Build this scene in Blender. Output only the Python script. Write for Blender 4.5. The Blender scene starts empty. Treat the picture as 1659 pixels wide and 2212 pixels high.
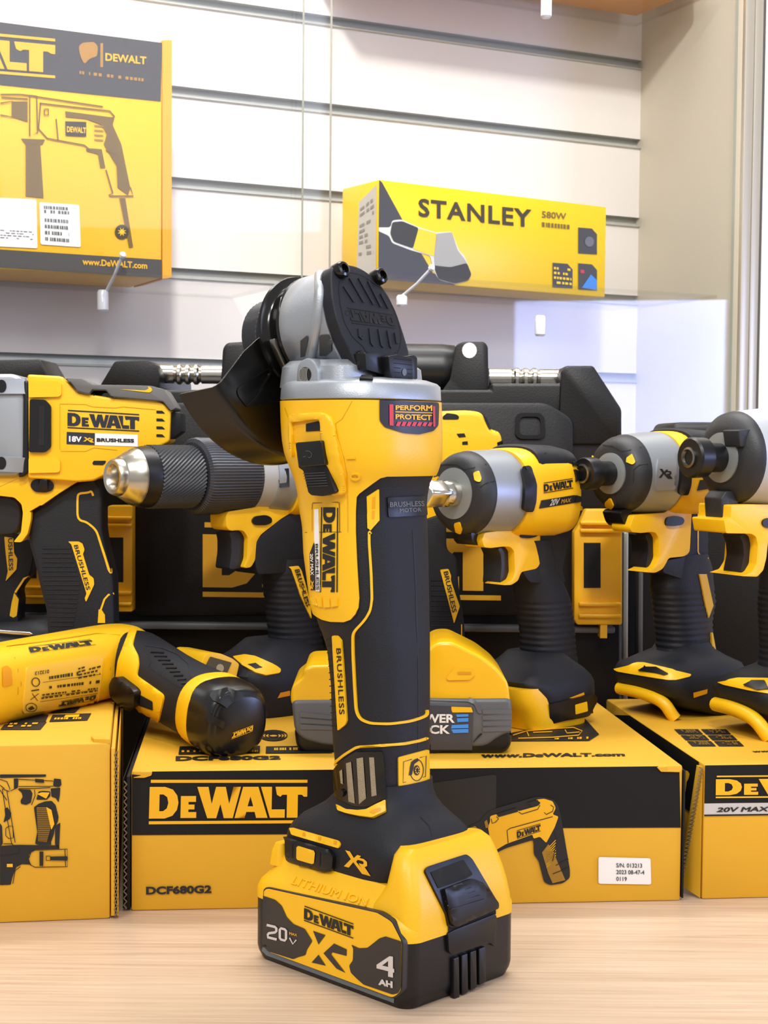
import bpy, bmesh, math, random
import numpy as np
from mathutils import Vector as V, Matrix
from mathutils.bvhtree import BVHTree
from mathutils.geometry import delaunay_2d_cdt
random.seed(4)
SC=bpy.context.scene; COL=SC.collection
# ---------------------------------------------------------------- camera model (photograph frame 1659x2212)
FPX=3300.; HC=.285; PIT=math.atan((1106-955)/FPX); ROL=.009
CAM=V((0,0,HC)); FW=V((0,math.cos(PIT),-math.sin(PIT))); U0=V((0,math.sin(PIT),math.cos(PIT))); R0=V((1,0,0))
RT=R0*math.cos(ROL)+U0*math.sin(ROL); UP=U0*math.cos(ROL)-R0*math.sin(ROL)
def ray(p): return FW+RT*((p[0]-829.5)/FPX)-UP*((p[1]-1106)/FPX)
def onz(p,z=0.):
    d=ray(p); return CAM+d*((z-HC)/d.z)
def ony(p,y):
    d=ray(p); return CAM+d*(y/d.y)
def onpl(p,o,n):
    d=ray(p); return CAM+d*((o-CAM).dot(n)/d.dot(n))
def proj(q):
    d=q-CAM; k=d.dot(FW); return (829.5+FPX*d.dot(RT)/k,1106-FPX*d.dot(UP)/k)
def fr(x0,y0,s): return lambda *pts: [(x0+a/s,y0+b/s) for a,b in pts]
G1=fr(370,540,2.633);G2=fr(580,1000,2.9105);G3=fr(520,1560,2.676);D1=fr(0,760,2.37);D2=fr(0,1320,2.37)
E1=fr(900,850,2.186);E2=fr(900,1360,2.186);S1=fr(0,0,2.37);S2=fr(640,0,1.628)
Hw=fr(910,930,4.254);Hx=fr(1230,880,3.867);Hf=fr(1060,1240,2.77);Hi=fr(0,780,3.95);Hj=fr(0,1060,5.184)
Hd=fr(210,900,3.253);Hk=fr(690,550,5.925);Hn=fr(500,550,5.53);Hp=fr(600,850,4.608);Hs=fr(0,1330,2.86)
Ht=fr(400,1380,4.608);Ha=fr(0,1480,3.95);Hc=fr(1240,1480,3.96);I_=fr(0,0,1)
# ---------------------------------------------------------------- materials
def lin(c):
    return tuple(((x/255)/12.92 if x/255<=.04045 else ((x/255+.055)/1.055)**2.4) for x in c)
MT={}
def mat(name,rgb,rough=.5,metal=0.,bump=0.,bs=300.,var=0.,vs=20.,coat=0.,spec=.5,trans=0.,em=0.):
    m=bpy.data.materials.new(name); m.use_nodes=True; nt=m.node_tree; b=nt.nodes['Principled BSDF']
    c=(*lin(rgb),1); b.inputs['Base Color'].default_value=c
    b.inputs['Roughness'].default_value=rough; b.inputs['Metallic'].default_value=metal
    b.inputs['Coat Weight'].default_value=coat; b.inputs['Specular IOR Level'].default_value=spec
    b.inputs['Transmission Weight'].default_value=trans
    if em: b.inputs['Emission Color'].default_value=c; b.inputs['Emission Strength'].default_value=em
    if bump or var:
        tc=nt.nodes.new('ShaderNodeTexCoord'); 
    if bump:
        n=nt.nodes.new('ShaderNodeTexNoise'); n.inputs['Scale'].default_value=bs; n.inputs['Detail'].default_value=3
        nt.links.new(tc.outputs['Object'],n.inputs['Vector'])
        bp=nt.nodes.new('ShaderNodeBump'); bp.inputs['Strength'].default_value=bump; bp.inputs['Distance'].default_value=.001
        nt.links.new(n.outputs['Fac'],bp.inputs['Height']); nt.links.new(bp.outputs['Normal'],b.inputs['Normal'])
    if var:
        n=nt.nodes.new('ShaderNodeTexNoise'); n.inputs['Scale'].default_value=vs; n.inputs['Detail'].default_value=4
        nt.links.new(tc.outputs['Object'],n.inputs['Vector'])
        mp=nt.nodes.new('ShaderNodeMapRange'); mp.inputs[3].default_value=1-var; mp.inputs[4].default_value=1+var
        nt.links.new(n.outputs['Fac'],mp.inputs[0])
        mx=nt.nodes.new('ShaderNodeVectorMath'); mx.operation='SCALE'; mx.inputs[0].default_value=c[:3]
        nt.links.new(mp.outputs[0],mx.inputs['Scale']); nt.links.new(mx.outputs[0],b.inputs['Base Color'])
    MT[name]=m; return m
YEL=mat('yellow_plastic',(238,184,18),.38,bump=.08,bs=900)
YEL2=mat('yellow_gloss',(242,186,14),.25)
RUB=mat('black_rubber',(22,24,31),.55,spec=.35,bump=.25,bs=1400)
BLK=mat('black_plastic',(14,14,17),.36,spec=.4)
GLO=mat('black_gloss',(14,13,12),.16)
DRK=mat('dark_recess',(12,12,13),.8)
GRY=mat('grey_plastic',(92,94,98),.4)
ALU=mat('cast_aluminium',(168,173,180),.42,metal=.7,bump=.12,bs=1500)
ALU2=mat('smooth_aluminium',(158,163,170),.42,metal=.6)
CHR=mat('chromed_steel',(205,200,190),.18,metal=1.)
STL=mat('dark_steel',(140,136,128),.3,metal=1.)
CARD=mat('yellow_cardboard',(216,163,34),.62,bump=.1,bs=120,var=.06,vs=25)
CBLK=mat('black_print',(13,13,15),.6,spec=.3,var=.12,vs=60)
INK=mat('ink',(20,20,22),.5)
YINK=mat('yellow_print',(234,174,16),.45)
OLIV=mat('ochre_print',(150,110,20),.6)
BRN=mat('corrugated_edge',(120,102,80),.8,bump=.4,bs=700)
WHT=mat('white_label',(232,230,228),.4)
SIL=mat('silver_print',(200,198,198),.35,metal=.3)
RED=mat('red_print',(205,58,72),.5)
BLU=mat('blue_print',(66,140,225),.5)
SHELFY=mat('shelf_box_yellow',(250,190,20),.4)
STY=mat('bright_box_yellow',(252,206,20),.35)
# ---------------------------------------------------------------- objects
REG={}; FRM={}; Z_=V((0,0,1))
def woff(par):
    o=V((0,0,0))
    while par is not None: o+=par.location; par=par.parent
    return o
def thing(name,label,cat,loc,group=None):
    o=bpy.data.objects.new(name,None); COL.objects.link(o); o.location=loc; o['label']=label; o['category']=cat
    o.empty_display_size=.02
    if group: o['group']=group
    return o
def mk(name,bm,m,par,bevel=0,seg=2,ang=32,label=None,smooth=True,sharp=40):
    """link a bmesh (world coordinates) as ONE mesh object under par"""
    bm.normal_update()
    if bevel:
        es=[e for e in bm.edges if len(e.link_faces)==2 and e.calc_face_angle(0)>math.radians(ang)]
        bmesh.ops.bevel(bm,geom=es,offset=bevel,segments=seg,profile=.5,affect='EDGES',clamp_overlap=True)
        bm.normal_update()
    me=bpy.data.meshes.new(name)
    bm.verts.index_update()
    vs=[v.co.copy() for v in bm.verts]; fs=[[v.index for v in f.verts] for f in bm.faces]
    off=woff(par)
    for v in bm.verts: v.co-=off
    bm.to_mesh(me); bm.free()
    if smooth:
        for p in me.polygons: p.use_smooth=True
        me.set_sharp_from_angle(angle=math.radians(sharp))
    for x in (m if isinstance(m,(list,tuple)) else [m]): me.materials.append(x)
    o=bpy.data.objects.new(name,me); COL.objects.link(o)
    if par is not None: o.parent=par
    if label: o['label']=label
    REG[o]=(vs,fs,None)
    return o
def bvh(objs):
    if not isinstance(objs,(list,tuple)): objs=[objs]
    vs=[];fs=[]
    for o in objs:
        a,b,_=REG[o]; k=len(vs); vs+=a; fs+=[[i+k for i in f] for f in b]
    return BVHTree.FromPolygons(vs,fs)
def B(): return bmesh.new()
def addm(bm,verts,faces):
    vv=[bm.verts.new(v) for v in verts]
    for f in faces:
        try: bm.faces.new([vv[i] for i in f])
        except ValueError: pass
    return vv
def loft(bm,rings,c0=True,c1=True):
    N=len(rings[0]); R=[[bm.verts.new(p) for p in r] for r in rings]
    for a,b in zip(R,R[1:]):
        for i in range(N):
            j=(i+1)%N; bm.faces.new((a[i],a[j],b[j],b[i]))
    if c0: bm.faces.new(R[0][::-1])
    if c1: bm.faces.new(R[-1])
    bmesh.ops.recalc_face_normals(bm,faces=bm.faces[:])
    return bm
def sring(c,u,v,a,b,n=2.,N=40):
    out=[]
    for i in range(N):
        t=2*math.pi*(i+.5)/N; ct,st=math.cos(t),math.sin(t)
        r=(abs(ct)**n+abs(st)**n)**(-1/n)
        out.append(c+u*(a*r*ct)+v*(b*r*st))
    return out
def rring(c,u,v,a,b,r,k=7):
    out=[]
    for sx,sy,t0 in ((1,1,0),(-1,1,90),(-1,-1,180),(1,-1,270)):
        for i in range(k+1):
            t=math.radians(t0+90*i/k); out.append(c+u*(sx*(a-r)+r*math.cos(t))+v*(sy*(b-r)+r*math.sin(t)))
    return out
def box(bm,o,ex,ey,ez,x0,x1,y0,y1,z0,z1):
    P=[o+ex*x+ey*y+ez*z for z in (z0,z1) for x,y in ((x0,y0),(x1,y0),(x1,y1),(x0,y1))]
    addm(bm,P,[(3,2,1,0),(4,5,6,7),(0,1,5,4),(1,2,6,5),(2,3,7,6),(3,0,4,7)])
    bmesh.ops.recalc_face_normals(bm,faces=bm.faces[:]); return bm
def prism(bm,pts,d):
    """closed outline of 3-D points on a plane, extruded by vector d"""
    n=len(pts); a=[bm.verts.new(p) for p in pts]; b=[bm.verts.new(p+d) for p in pts]
    bm.faces.new(a[::-1]); bm.faces.new(b)
    for i in range(n):
        j=(i+1)%n; bm.faces.new((a[i],a[j],b[j],b[i]))
    bmesh.ops.recalc_face_normals(bm,faces=bm.faces[:]); return bm
def perp(ax):
    ax=ax.normalized(); t=V((0,0,1)) if abs(ax.z)<.9 else V((1,0,0))
    u=ax.cross(t).normalized(); return u,ax.cross(u).normalized()
def lathe(bm,o,ax,prof,N=48,c0=True,c1=True):
    u,v=perp(ax); ax=ax.normalized()
    return loft(bm,[[o+ax*t+u*(r*math.cos(2*math.pi*i/N))+v*(r*math.sin(2*math.pi*i/N)) for i in range(N)] for t,r in prof],c0,c1)
def tube(bm,path,r,N=10):
    rings=[]
    for i,p in enumerate(path):
        d=(path[min(i+1,len(path)-1)]-path[max(i-1,0)]); u,v=perp(d)
        if rings:
            u=(pu-d.normalized()*pu.dot(d.normalized())).normalized(); v=d.normalized().cross(u)
        pu=u
        rr=r[i] if isinstance(r,(list,tuple)) else r
        rings.append([p+u*(rr*math.cos(2*math.pi*k/N))+v*(rr*math.sin(2*math.pi*k/N)) for k in range(N)])
    return loft(bm,rings)
def rnd(pts,r,k=4):
    """round the corners of a 2-D/3-D outline"""
    out=[]; n=len(pts)
    T=type(pts[0])
    P=[V(p) for p in pts]
    for i in range(n):
        p=P[i];a=P[i-1];b=P[(i+1)%n]
        da=min(r,(a-p).length*.45); db=min(r,(b-p).length*.45)
        if (a-p).length<1e-9 or (b-p).length<1e-9: continue
        s=p+(a-p).normalized()*da; e=p+(b-p).normalized()*db
        for j in range(k+1):
            t=j/k; out.append(s*(1-t)**2+p*(2*t*(1-t))+e*t*t)
    return [tuple(q) for q in out] if T is tuple else out
# ---------------------------------------------------------------- flat work: fills, strokes, lettering
def fill2(loops,grid=None):
    vs=[];es=[]
    for L in loops:
        k=len(vs); n=len(L); vs+=[V((p[0],p[1])) for p in L]; es+=[(k+i,k+(i+1)%n) for i in range(n)]
    if grid:
        xs=[p.x for p in vs];ys=[p.y for p in vs]
        nx=int((max(xs)-min(xs))/grid);ny=int((max(ys)-min(ys))/grid)
        for i in range(1,nx+1):
            for j in range(1,ny+1): vs.append(V((min(xs)+i*grid,min(ys)+j*grid)))
    v,e,f,*_=delaunay_2d_cdt(vs,es,[],0,1e-7)
    def inside(x,y):
        c=False
        for L in loops:
            n=len(L); j=n-1
            for i in range(n):
                if (L[i][1]>y)!=(L[j][1]>y) and x<(L[j][0]-L[i][0])*(y-L[i][1])/(L[j][1]-L[i][1])+L[i][0]: c=not c
                j=i
        return c
    return v,[t for t in f if inside(sum(v[i].x for i in t)/len(t),sum(v[i].y for i in t)/len(t))]
def stroke(pts,w,closed=False):
    P=[V((p[0],p[1])) for p in pts]; n=len(P); Lf=[];Rg=[]
    for i in range(n):
        a=P[i-1] if (i>0 or closed) else P[i]; b=P[(i+1)%n] if (i<n-1 or closed) else P[i]
        d=(b-a); d=d.normalized() if d.length>1e-9 else V((1,0)); nn=V((-d.y,d.x))
        Lf.append(tuple(P[i]+nn*w/2)); Rg.append(tuple(P[i]-nn*w/2))
    return [Lf,Rg] if closed else [Lf+Rg[::-1]]
SPLIT={'label_black','label_mark_gaps','top_panel','picture_fill','drawing_bits','drawing_black','drawing_tag','vent_mesh','case_window','collar_slot','accent_slot','vent_slot','thumb_ribs','label_bars','drill_print','top_trim','accent_panel','vent_rib'}
def decal(name,shapes,tg,m,par,off=.0003,thick=0.,grid=None,label=None,rim=0.):
    """shapes: list of shapes (each a list of loops in photo pixels) laid on the surface of the target meshes"""
    if name in SPLIT and len(shapes)>1:
        return [decal(name,[x],tg,m,par,off,thick,grid,label,rim) for x in shapes][-1]
    frm=FRM.get(tg) if not isinstance(tg,(list,tuple,BVHTree)) else None
    if not isinstance(tg,BVHTree): tg=bvh(tg if isinstance(tg,(list,tuple)) else [tg])
    bm=B()
    for loops in shapes:
        v,f=fill2(loops,grid)
        bv=[];nm=[]
        if frm:   # flat carton face: the face most points fall on, kept inside its edges
            p0,dx,dy,w_,h_,d_=frm; cnt={}
            for t in f:
                a_,b_,c_=(v[i] for i in t); ar=abs((b_-a_).cross(c_-a_))
                for wts in ((.34,.33,.33),(.6,.2,.2),(.2,.6,.2),(.2,.2,.6)):
                    h=tg.ray_cast(CAM,ray(a_*wts[0]+b_*wts[1]+c_*wts[2]).normalized())
                    if h[0] is None: continue
                    k=max(range(6),key=lambda i:h[1].dot((dx,-dx,dy,-dy,Z_,-Z_)[i])); cnt[k]=cnt.get(k,0)+ar
            if not cnt: continue
            k=max(cnt,key=cnt.get); n=(dx,-dx,dy,-dy,Z_,-Z_)[k]; o=p0+(dx*w_ if k==0 else dy*d_ if k==2 else Z_*h_ if k==4 else V((0,0,0)))
            for p in v:
                c=onpl(p,o,n)-p0; cl=lambda x,m: min(max(x,.0003),m-.0003)
                q=p0+dx*cl(c.dot(dx),w_)+dy*cl(c.dot(dy),d_)+Z_*cl(c.z,h_); q+=n*((o-q).dot(n)+off+thick)
                bv.append(bm.verts.new(q)); nm.append(n)
        for p in ([] if frm else v):
            d=ray(p).normalized(); h=tg.ray_cast(CAM,d)
            if h[0] is None: bv.append(None); nm.append(None); continue
            n=h[1] if h[1].dot(d)<0 else -h[1]
            bv.append(bm.verts.new(h[0]+n*(off+thick))); nm.append(n)
        ok=[i for i in range(len(v)) if bv[i] is not None]
        for i in range(len(v)):          # points just past an edge continue the surface beside them
            if bv[i] is None and ok:
                j=min(ok,key=lambda k:(v[k]-v[i]).length_squared)
                if (v[j]-v[i]).length<14:
                    q=onpl(v[i],bv[j].co,nm[j])
                    if (q-bv[j].co).length<.006: bv[i]=bm.verts.new(q); nm[i]=nm[j]
        fs=[]
        for t in f:
            if any(bv[i] is None for i in t): continue
            try: fs.append(bm.faces.new([bv[i] for i in t]))
            except ValueError: pass
        if thick>.0012 and not frm:      # even out the facets under thick pads
            for _ in range(6):
                ac=[V((0,0,0)) if n is None else n*1.0 for n in nm]
                for t in f:
                    for i in t:
                        for j in t:
                            if i!=j and nm[i] is not None and nm[j] is not None: ac[i]=ac[i]+nm[j]
                nn=[a.normalized() if n is not None else None for a,n in zip(ac,nm)]
                for i in range(len(v)):
                    if bv[i] is not None: bv[i].co+=(nn[i]-nm[i])*(off+thick)
                nm=nn
        mp={bv[i]:nm[i] for i in range(len(v)) if bv[i] is not None}
        for x in fs:
            c=sum((q.co for q in x.verts),V())/len(x.verts); x.normal_update()
            if x.normal.dot(c-CAM)>0: x.normal_flip()
        if thick:
            be=[e for x in fs for e in x.edges if len(e.link_faces)==1]
            lo={}
            if rim:
                for e in be:
                    for q in e.verts:
                        if q not in lo: lo[q]=None
                for q in lo: q.co-=mp[q]*rim
                lo={}
            for e in set(be):
                a,b=e.verts
                fo=e.link_faces[0]
                for q in (a,b):
                    if q not in lo: lo[q]=bm.verts.new(q.co-mp[q]*(thick+off+.0004-rim))
                try: bm.faces.new((b,a,lo[a],lo[b]) if [l for l in fo.loops if l.vert==a][0].link_loop_next.vert==b else (a,b,lo[b],lo[a]))
                except ValueError: pass
    bmesh.ops.delete(bm,geom=[q for q in bm.verts if not q.link_faces],context='VERTS')
    return mk(name,bm,m,par,label=label,sharp=55)
def quad(q,s,t):
    """bilinear map, s right 0..1, t down 0..1, q=[TL,TR,BR,BL]"""
    return tuple((q[0][k]*(1-s)+q[1][k]*s)*(1-t)+(q[3][k]*(1-s)+q[2][k]*s)*t for k in (0,1))
def rs(L,mx):
    """subdivide a loop so that no edge is longer than mx"""
    out=[]
    for i in range(len(L)):
        a=L[i];b=L[(i+1)%len(L)]; n=max(1,math.ceil(math.hypot(b[0]-a[0],b[1]-a[1])/mx))
        out+=[(a[0]+(b[0]-a[0])*k/n,a[1]+(b[1]-a[1])*k/n) for k in range(n)]
    return out
_tc={}
def textloops(s,bold=.0,shear=0.,space=1.):
    k=(s,bold,shear,space)
    if k in _tc: return _tc[k]
    cu=bpy.data.curves.new('t','FONT'); cu.body=s; cu.shear=shear; cu.space_character=space; cu.resolution_u=3
    cu.fill_mode='NONE'
    ob=bpy.data.objects.new('t',cu); COL.objects.link(ob)
    me=bpy.data.meshes.new_from_object(ob.evaluated_get(bpy.context.evaluated_depsgraph_get()))
    bm=B(); bm.from_mesh(me); loops=[]; seen=set()
    for v in bm.verts:
        if v in seen: continue
        L=[];c=v;pv=None
        while c not in seen:
            seen.add(c); L.append((c.co.x,c.co.y)); nx=[e.other_vert(c) for e in c.link_edges if e.other_vert(c)!=pv]
            if not nx: break
            pv,c=c,nx[0]
        if len(L)>2: loops.append(L)
    bm.free(); bpy.data.objects.remove(ob); bpy.data.curves.remove(cu); bpy.data.meshes.remove(me)
    def area(L): return sum(L[i-1][0]*L[i][1]-L[i][0]*L[i-1][1] for i in range(len(L)))/2
    def inl(p,L):
        c=False
        for i in range(len(L)):
            a,b_=L[i-1],L[i]
            if (a[1]>p[1])!=(b_[1]>p[1]) and p[0]<(b_[0]-a[0])*(p[1]-a[1])/(b_[1]-a[1])+a[0]: c=not c
        return c
    if bold:
        out=[]
        for li,L0 in enumerate(loops):
            L=L0; L=[L[i] for i in range(len(L)) if math.hypot(L[i][0]-L[i-1][0],L[i][1]-L[i-1][1])>1e-5]
            hole=sum(inl(L[0],M) for mi,M in enumerate(loops) if mi!=li and len(M)>2)%2
            sg=(1 if area(L)>0 else -1)*(-1 if hole else 1); n=len(L); R_=[]
            for i in range(n):
                a,p,c=L[i-1],L[i],L[(i+1)%n]
                d1=V((p[0]-a[0],p[1]-a[1])).normalized(); d2=V((c[0]-p[0],c[1]-p[1])).normalized()
                n1=V((d1.y,-d1.x)); n2=V((d2.y,-d2.x)); k=max(.4,1+n1.dot(n2))
                o_=(n1+n2)/k*bold*sg
                R_.append((p[0]+o_.x,p[1]+o_.y))
            out.append(R_)
        loops=out
    xs=[p[0] for L in loops for p in L];ys=[p[1] for L in loops for p in L]
    x0,x1,y0,y1=min(xs),max(xs),min(ys),max(ys)
    loops=[[((p[0]-x0)/(x1-x0),1-(p[1]-y0)/(y1-y0)) for p in L] for L in loops]
    _tc[k]=loops; return loops
def fit(loops,q,mx=None):
    out=[]
    for L in loops:
        M=[quad(q,*p) for p in L]
        out.append(rs(M,mx) if mx else M)
    return out
def txt(s,q,bold=.02,shear=0.,space=1.,mx=None): return [fit(textloops(s,bold,shear,space),q,mx)]
def logo():
    D=[[(0,0),(80,0),(120,13),(143,42),(150,78),(143,113),(120,142),(80,155),(0,155)],[(52,37),(72,37),(91,50),(98,78),(91,105),(72,119),(52,119)]]
    Ee=[[(162,45),(240,45),(240,74),(202,74),(202,87),(233,87),(233,111),(202,111),(202,124),(243,124),(243,153),(162,153)]]
    Ww=[[(245,0),(303,0),(321,84),(342,0),(392,0),(411,84),(431,0),(470,0),(431,155),(385,155),(366,85),(346,155),(300,155)]]
    Aa=[[(481,0),(560,0),(610,155),(551,155),(543,125),(500,125),(492,155),(440,155)],[(520,48),(535,97),(506,97)]]
    Ll=[[(573,0),(630,0),(630,113),(698,113),(698,155),(622,155)]]
    Tt=[[(648,0),(812,0),(812,50),(795,50),(784,40),(764,40),(764,155),(708,155),(708,40),(684,40),(674,50),(656,40)]]
    b1=[[(5,-35),(812,-35),(812,-20),(5,-20)]]; b2=[[(0,168),(812,168),(812,183),(0,183)]]
    return [[[(x/812,(y+35)/218) for x,y in L] for L in S] for S in (D,Ee,Ww,Aa,Ll,Tt,b1,b2)]
LOGO=logo()
def dewalt(q,mx=None,bars=True): return [fit(S,q,mx) for S in (LOGO if bars else LOGO[:6])]
def xr(q,mx=None):
    X=[[(0,.02),(.22,.02),(.40,.30),(.56,.10),(.74,.10),(.50,.46),(.98,1.0),(.74,1.0),(.37,.52),(.16,.86),(-.06,.86),(.26,.40)]]
    Rr=[[(.64,.22),(.86,.22),(1.0,.32),(1.0,.52),(.88,.62),(1.12,1.0),(.92,1.0),(.66,.60),(.62,.50),(.80,.50),(.84,.46),(.84,.38),(.80,.34),(.56,.34)]]
    return [fit(S,q,mx) for S in (X,Rr)]
def rect(x0,y0,x1,y1): return [[(x0,y0),(x1,y0),(x1,y1),(x0,y1)]]
def scribble(q,rows,n,h=.6,seed=1,gap=.25):
    """rows of small unreadable print marks inside a quad"""
    r=random.Random(seed); out=[]
    for i in range(rows):
        t0=(i+.2)/rows; t1=t0+h/rows
        x=0.
        while x<1:
            w=r.uniform(.5,1.3)/n
            if r.random()>gap: out.append([[quad(q,x,t0),quad(q,min(1,x+w*.7),t0),quad(q,min(1,x+w*.7),t1),quad(q,x,t1)]])
            x+=w
    return out
# ================================================================ SETTING
Z=V((0,0,1))
def struct(name,bm,m,bevel=0,label=None,cat=None):
    o=mk(name,bm,m,None,bevel); o['kind']='structure'
    if label: o['label']=label; o['category']=cat
    return o
# --- wood counter top
wood=mat('pale_wood',(226,200,168),.42); nt=wood.node_tree; b=nt.nodes['Principled BSDF']
tc=nt.nodes.new('ShaderNodeTexCoord'); mp=nt.nodes.new('ShaderNodeMapping'); mp.inputs['Scale'].default_value=(4.,150.,10.); mp.inputs['Rotation'].default_value=(0,0,math.radians(-2))
nz=nt.nodes.new('ShaderNodeTexNoise'); nz.inputs['Scale'].default_value=2.2; nz.inputs['Detail'].default_value=7; nz.inputs['Roughness'].default_value=.65; nz.inputs['Distortion'].default_value=.4
cr=nt.nodes.new('ShaderNodeValToRGB'); cr.color_ramp.elements[0].position=.3; cr.color_ramp.elements[1].position=.72
cr.color_ramp.elements[0].color=(*lin((190,159,132)),1); cr.color_ramp.elements[1].color=(*lin((218,195,170)),1)
e=cr.color_ramp.elements.new(.5); e.color=(*lin((206,180,153)),1)
nt.links.new(tc.outputs['Object'],mp.inputs[0]); nt.links.new(mp.outputs[0],nz.inputs['Vector']); nt.links.new(nz.outputs['Fac'],cr.inputs[0]); nt.links.new(cr.outputs[0],b.inputs['Base Color'])
ct=thing('display_counter','pale wood-grain display counter that all the tools and boxes stand on','counter',(0,.95,-.03))
_wd=V((.5605,.275,0)).normalized(); _wn=V((_wd.y,-_wd.x,0)); _p=V((.325,1.985,0))+_wn*.225
_bk=lambda s: _p+_wd*s
mk('counter_top',prism(B(),[V((-.95,.28,-.03)),V((1.1,.28,-.03)),V((1.1,1.79,-.03)),_bk(.02)+V((0,0,-.03)),_bk(-1.42)+V((0,0,-.03))],V((0,0,.03))),wood,ct,bevel=.002)
mk('counter_base',prism(B(),[V((-.9,.33,-.8)),V((1.05,.33,-.8)),V((1.05,1.76,-.8)),_bk(.0)+_wn*.03+V((0,0,-.8)),_bk(-1.36)+_wn*.03+V((0,0,-.8))],V((0,0,.77))),mat('counter_white',(225,222,216),.5),ct)
# --- slatwall
PL=V((-.2355,1.71,0)); PR=V((.325,1.985,0)); WD=(PR-PL).normalized(); WN=V((WD.y,-WD.x,0))
wm=mat('slat_white',(228,222,217),.35); gm=mat('groove_metal',(190,191,183),.35,metal=.3)
bm=B(); z0=-.8; prof=[]
grooves=[.3765+.1*k for k in range(-11,11)]
pr=[(0,-.82)]
for g in grooves: pr+=[(0,g-.0125),(.0035,g-.0115),(.0035,g-.0105),(-.007,g-.0095),(-.009,g),(.002,g)]  ; pr+=[(0,g+.0004)]
pr+=[(0,1.5)]
A_=PR-WD*1.6
va=[[bm.verts.new(s+WN*d+Z*z) for d,z in pr] for s in (A_,PR)]
for i in range(len(pr)-1):
    f=bm.faces.new((va[0][i],va[1][i],va[1][i+1],va[0][i+1])); f.material_index=0 if (i%7==0) else 1
bmesh.ops.recalc_face_normals(bm,faces=bm.faces[:])
wb=struct('wall_back',bm,[wm,gm]); 
bm=B(); box(bm,PR,WD,WN,Z,0,.012,-.02,.2,-.8,1.5); struct('wall_right',bm,mat('cabinet_side',(206,199,182),.5))
Q=PR+WN*.2
bm=B(); box(bm,Q,WD,WN,Z,.0,.013,0,.006,-.8,1.5); box(bm,Q,WD,WN,Z,.014,.026,-.002,.006,-.8,1.5); struct('trim_1',bm,mat('post_aluminium',(176,168,152),.35,metal=.5),bevel=.001)
bm=B(); box(bm,Q,WD,WN,Z,.026,.031,-.01,.004,-.8,1.5); struct('trim_2',bm,mat('gap_shade',(70,68,64),.7))  # dark strip stands in for the shaded gap beside the post
bm=B(); box(bm,Q+WD*.031,V((1,0,0)),V((0,1,0)),Z,0,1.2,.01,.05,-.8,1.5); struct('wall_side',bm,mat('cream_wall',(240,230,214),.6))
bm=B(); box(bm,V((0,0,0)),V((1,0,0)),V((0,1,0)),Z,-4,4,-4,2.6,-.82,-.8); struct('floor',bm,mat('floor_tile',(170,165,158),.4))
# --- clear panes and shelves
def glassmat(name,tint,edge=False,fac=.8):
    m=bpy.data.materials.new(name); m.use_nodes=True; nt=m.node_tree; nt.nodes.clear()
    o=nt.nodes.new('ShaderNodeOutputMaterial'); tr=nt.nodes.new('ShaderNodeBsdfTransparent'); tr.inputs[0].default_value=(*tint,1)
    ml=nt.nodes.new('ShaderNodeMath'); ml.operation='MULTIPLY'; ml.inputs[1].default_value=fac; gl=nt.nodes.new('ShaderNodeBsdfGlossy'); gl.inputs['Roughness'].default_value=.02
    lw=nt.nodes.new('ShaderNodeFresnel'); lw.inputs[0].default_value=1.45
    mx=nt.nodes.new('ShaderNodeMixShader'); nt.links.new(lw.outputs[0],ml.inputs[0]); nt.links.new(ml.outputs[0],mx.inputs[0]); nt.links.new(tr.outputs[0],mx.inputs[1]); nt.links.new(gl.outputs[0],mx.inputs[2]); nt.links.new(mx.outputs[0],o.inputs[0])
    MT[name]=m; return m
GL=glassmat('clear_glass',(.994,.996,.994),fac=.45); ACR=glassmat('clear_acrylic',(.992,.993,.995),fac=.12)
GE=mat('glass_edge',(176,182,170),.2,trans=.0); AE=mat('acrylic_edge',(205,212,216),.2)
PGo=PR+WN*.19
def along(px,o): return (onpl(px,o,WN)-o).dot(WD)
def pane(name,label,o,s0,s1,z0,z1,t,mats,cat):
    bm=B(); box(bm,o,WD,WN,Z,s0,s1,0,t,z0,z1)
    for f in bm.faces:
        n=f.normal; f.material_index=0 if abs(n.dot(WN))>.9 else 1
    ob=mk(name,bm,mats,None,smooth=False); ob['label']=label; ob['category']=cat; return ob
sA=along((712,300),PGo); sB=along((652,300),PGo+WN*.012)
ACE=glassmat('acrylic_rim',(.93,.94,.94),fac=.3)
GEc=mat('pane_edge_clear',(214,212,200),.3)
p=pane('glass_pane','clear sliding glass pane on the left, in front of the large shelf box','x' and PGo,-1.4,sA,-.2,1.45,.005,[GL,GEc],'glass')
p=pane('glass_pane.001','clear sliding glass pane on the right, in front of the small bright yellow carton',PGo+WN*.012,sB,-.012,-.2,1.45,.005,[GL,GE],'glass')
def shelf(name,label,zt,s0,s1,dep=.165):
    bm=B(); box(bm,PR,WD,WN,Z,s0,s1,.002,dep,zt-.004,zt)
    for f in bm.faces: f.material_index=0 if abs(f.normal.z)>.9 else 1
    o=mk(name,bm,[ACR,ACE],None,smooth=False); o['label']=label; o['category']='shelf'; o['group']='clear shelves on the slat wall'; return o
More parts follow.
